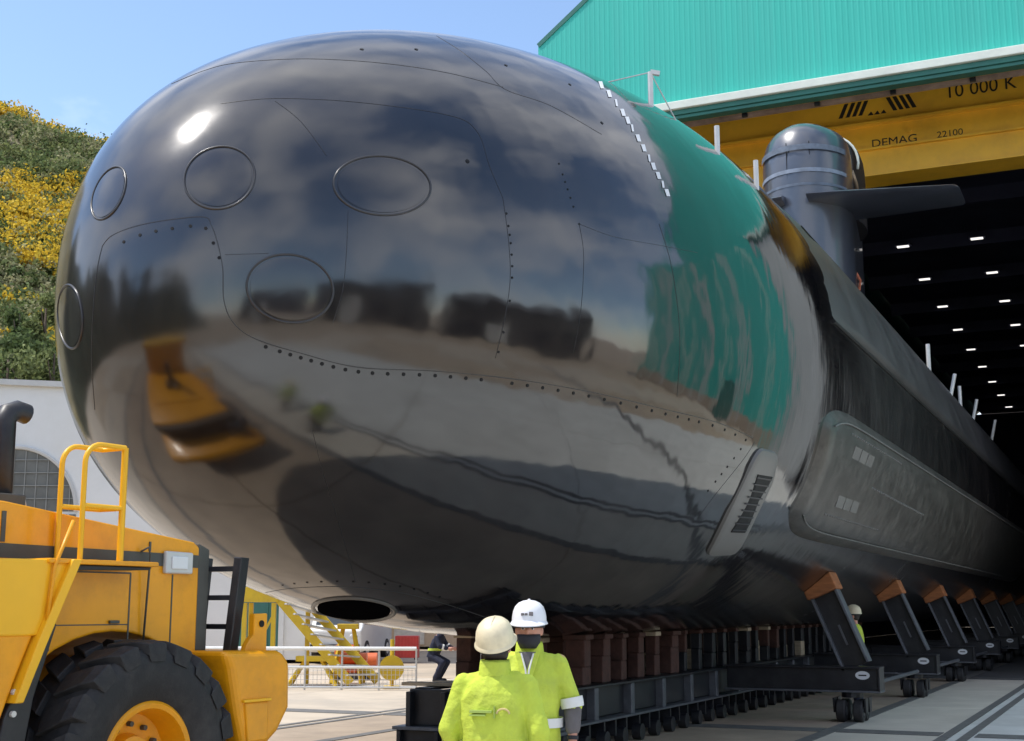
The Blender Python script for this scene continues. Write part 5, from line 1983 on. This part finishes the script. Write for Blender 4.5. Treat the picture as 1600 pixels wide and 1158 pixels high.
cents = {'leaf_green': [], 'leaf_yellow': [], 'leaf_olive': [], 'leaf_dark': []}
rads = {k: [] for k in cents}
for _ in range(9500):
    w = rnd.uniform(64, 168)
    if rnd.random() < 0.82:
        u = w * rnd.uniform(-0.50, -0.12)        # part of the slope in view
    else:
        u = rnd.uniform(-230, 90)
    h = hill_h(u, w)
    if h < 0.4:
        continue
    yel = mnoise.noise(Vector((u / 14, w / 22, 1.5))) + 0.5 * mnoise.noise(Vector((u / 5, w / 5, 4)))
    up = h / 60
    r_ = rnd.random()
    if yel + 0.22 * up > 0.14 and r_ < 0.68:
        kx = 'leaf_yellow'
    elif r_ < 0.45:
        kx = 'leaf_green'
    elif r_ < 0.75:
        kx = 'leaf_olive'
    else:
        kx = 'leaf_dark'
    rr = rnd.uniform(0.45, 1.0) if rnd.random() < 0.6 else rnd.uniform(1.0, 1.9)
    cents[kx].append(uw(u, w, h + rr * 0.45))
    rads[kx].append(rr)
nm = {'leaf_green': 'green_scrub', 'leaf_yellow': 'yellow_gorse', 'leaf_olive': 'olive_scrub', 'leaf_dark': 'dark_scrub'}
lb = {'leaf_green': 'green scrub covering the hillside', 'leaf_yellow': 'yellow flowering gorse covering the hillside', 'leaf_olive': 'olive grey scrub covering the hillside', 'leaf_dark': 'dark green scrub covering the hillside'}
for kx in cents:
    o = leaf_mesh(nm[kx], leaf_cloud(cents[kx], rads[kx], 85, 0.20), M[kx])
    tag(o, lb[kx], 'scrub', kind='stuff')

# trees at the foot of the hill
trees = [(-70, 600, 1.2), (10, 588, 1.15), (45, 560, 0.95), (82, 585, 0.9), (28, 520, 0.8), (70, 500, 0.75), (-30, 545, 1.0), (110, 560, 0.85)]
tl = ['dark green tree at the left edge above the white hall', 'broad green tree beside the hall roof edge', 'middle green tree above the hall roof', 'green tree touching the bow outline above the roof',
      'smaller tree higher on the slope', 'small tree high on the slope by the bow', 'tree outside the left edge on the slope', 'tree hidden mostly behind the bow']
for k, (px, py, sc) in enumerate(trees):
    D = 74 + (600 - py) * 0.16
    p = at_depth(px, py, D)
    u, w = p.dot(RT), p.dot(FWH)
    gz = hill_h(u, w)
    hgt = max(3.0, p.z - gz + 1.5)
    t = thing('tree', tl[k], 'tree', (p.x, p.y, gz - 0.3), 0, 'trees above the white hall')
    q = MB()
    q.tube([(0, 0, 0), (0.1, 0.05, hgt * 0.4), (0.0, 0.1, hgt * 0.75), (0.05, 0, hgt)], [0.22, 0.17, 0.12, 0.05], 8)
    for j in range(5):
        a_ = j * 1.3
        q.tube([(0.05, 0.05, hgt * (0.4 + 0.1 * j)), (1.0 * math.cos(a_), 1.0 * math.sin(a_), hgt * (0.55 + 0.1 * j))], [0.08, 0.02], 6)
    q.build('trunk', M['bark'], t, smooth=True)
    cs_, rs_ = [], []
    for j in range(16):
        a_, rr = rnd.uniform(0, 6.28), rnd.uniform(0.3, 1.7) * sc
        cs_.append((rr * math.cos(a_), rr * math.sin(a_), hgt * rnd.uniform(0.45, 1.02)))
        rs_.append(rnd.uniform(0.6, 1.05) * sc)
    leaf_mesh('crown', leaf_cloud(cs_, rs_, 260, 0.14), M['leaf_green'] if k % 2 else M['leaf_dark'], t)

# ------------------------------------------------------------------ sheds to the right of the yard (they show in the gloss of the hull)
shed_mat = mat('shed_wall', (0.055, 0.05, 0.047), 0.8, var=0.25, scale=0.5)
shed_roof = mat('shed_roof', (0.07, 0.065, 0.06), 0.7, var=0.2, scale=0.5)
for k, (x, y, w, L, h, rz, lab) in enumerate(((40, 20, 14, 20, 7.0, 0.05, 'dark workshop across the yard to the right'), (46, -6, 16, 24, 10.5, -0.08, 'tall dark store across the yard to the right'),
                                             (36, -34, 16, 22, 7.5, -0.5, 'dark shed behind the camera to the right'))):
    t = thing('workshop', lab, 'building', (x, y, 0), rz)
    MB().box((0, 0, h / 2), (w, L, h)).build('wall', shed_mat, t)
    MB().prism([(-w / 2 - 0.3, h), (0, h + 2.2), (w / 2 + 0.3, h)], lambda a, b, d: (a, d, b), -L / 2 - 0.3, L / 2 + 0.3).build('roof', shed_roof, t)
    for j in range(4):
        y_ = -L / 2 + L * (j + 0.5) / 4
        for sx in (-1, 1):
            MB().box((sx * (w / 2 + 0.02), y_ + (0.6 if j == 2 else 0), h * (0.25 + 0.05 * j)), (0.1, L / (6 + j), h * (0.48 + 0.1 * (j % 2)))).build('roller_door', M['black_steel'] if j != 1 else M['roofwhite'], t)

# wooded rise behind the camera, to the left (it shows dark in the gloss of the bow)
vs, fs = [], []
NA, NR_ = 90, 14
for i in range(NA + 1):
    az = R(-195 + 138 * i / NA)
    e = min(1.0, i / 10, (NA - i) / 10)
    for j in range(NR_ + 1):
        r_ = 34 + 4.0 * j
        h = 22.0 * e * min(1.0, j / 6) * (0.8 + 0.45 * mnoise.noise(Vector((i * 0.22, j * 0.3, 2.0)))) + (1.8 * mnoise.noise(Vector((i * 0.9, j * 0.9, 5.0))) if 0 < j else 0)
        vs.append((r_ * math.sin(az), r_ * math.cos(az), max(-0.3, h) if j else -0.3))
for i in range(NA):
    for j in range(NR_):
        a0 = i * (NR_ + 1) + j
        fs.append((a0, a0 + 1, a0 + NR_ + 2, a0 + NR_ + 1))
tag(MB().add(vs, fs).build('wooded_rise', mat('wooded_slope', (0.035, 0.042, 0.02), 0.95, var=0.5, scale=0.5), smooth=True), kind='structure')

bpy.data.scenes.remove(TMP)
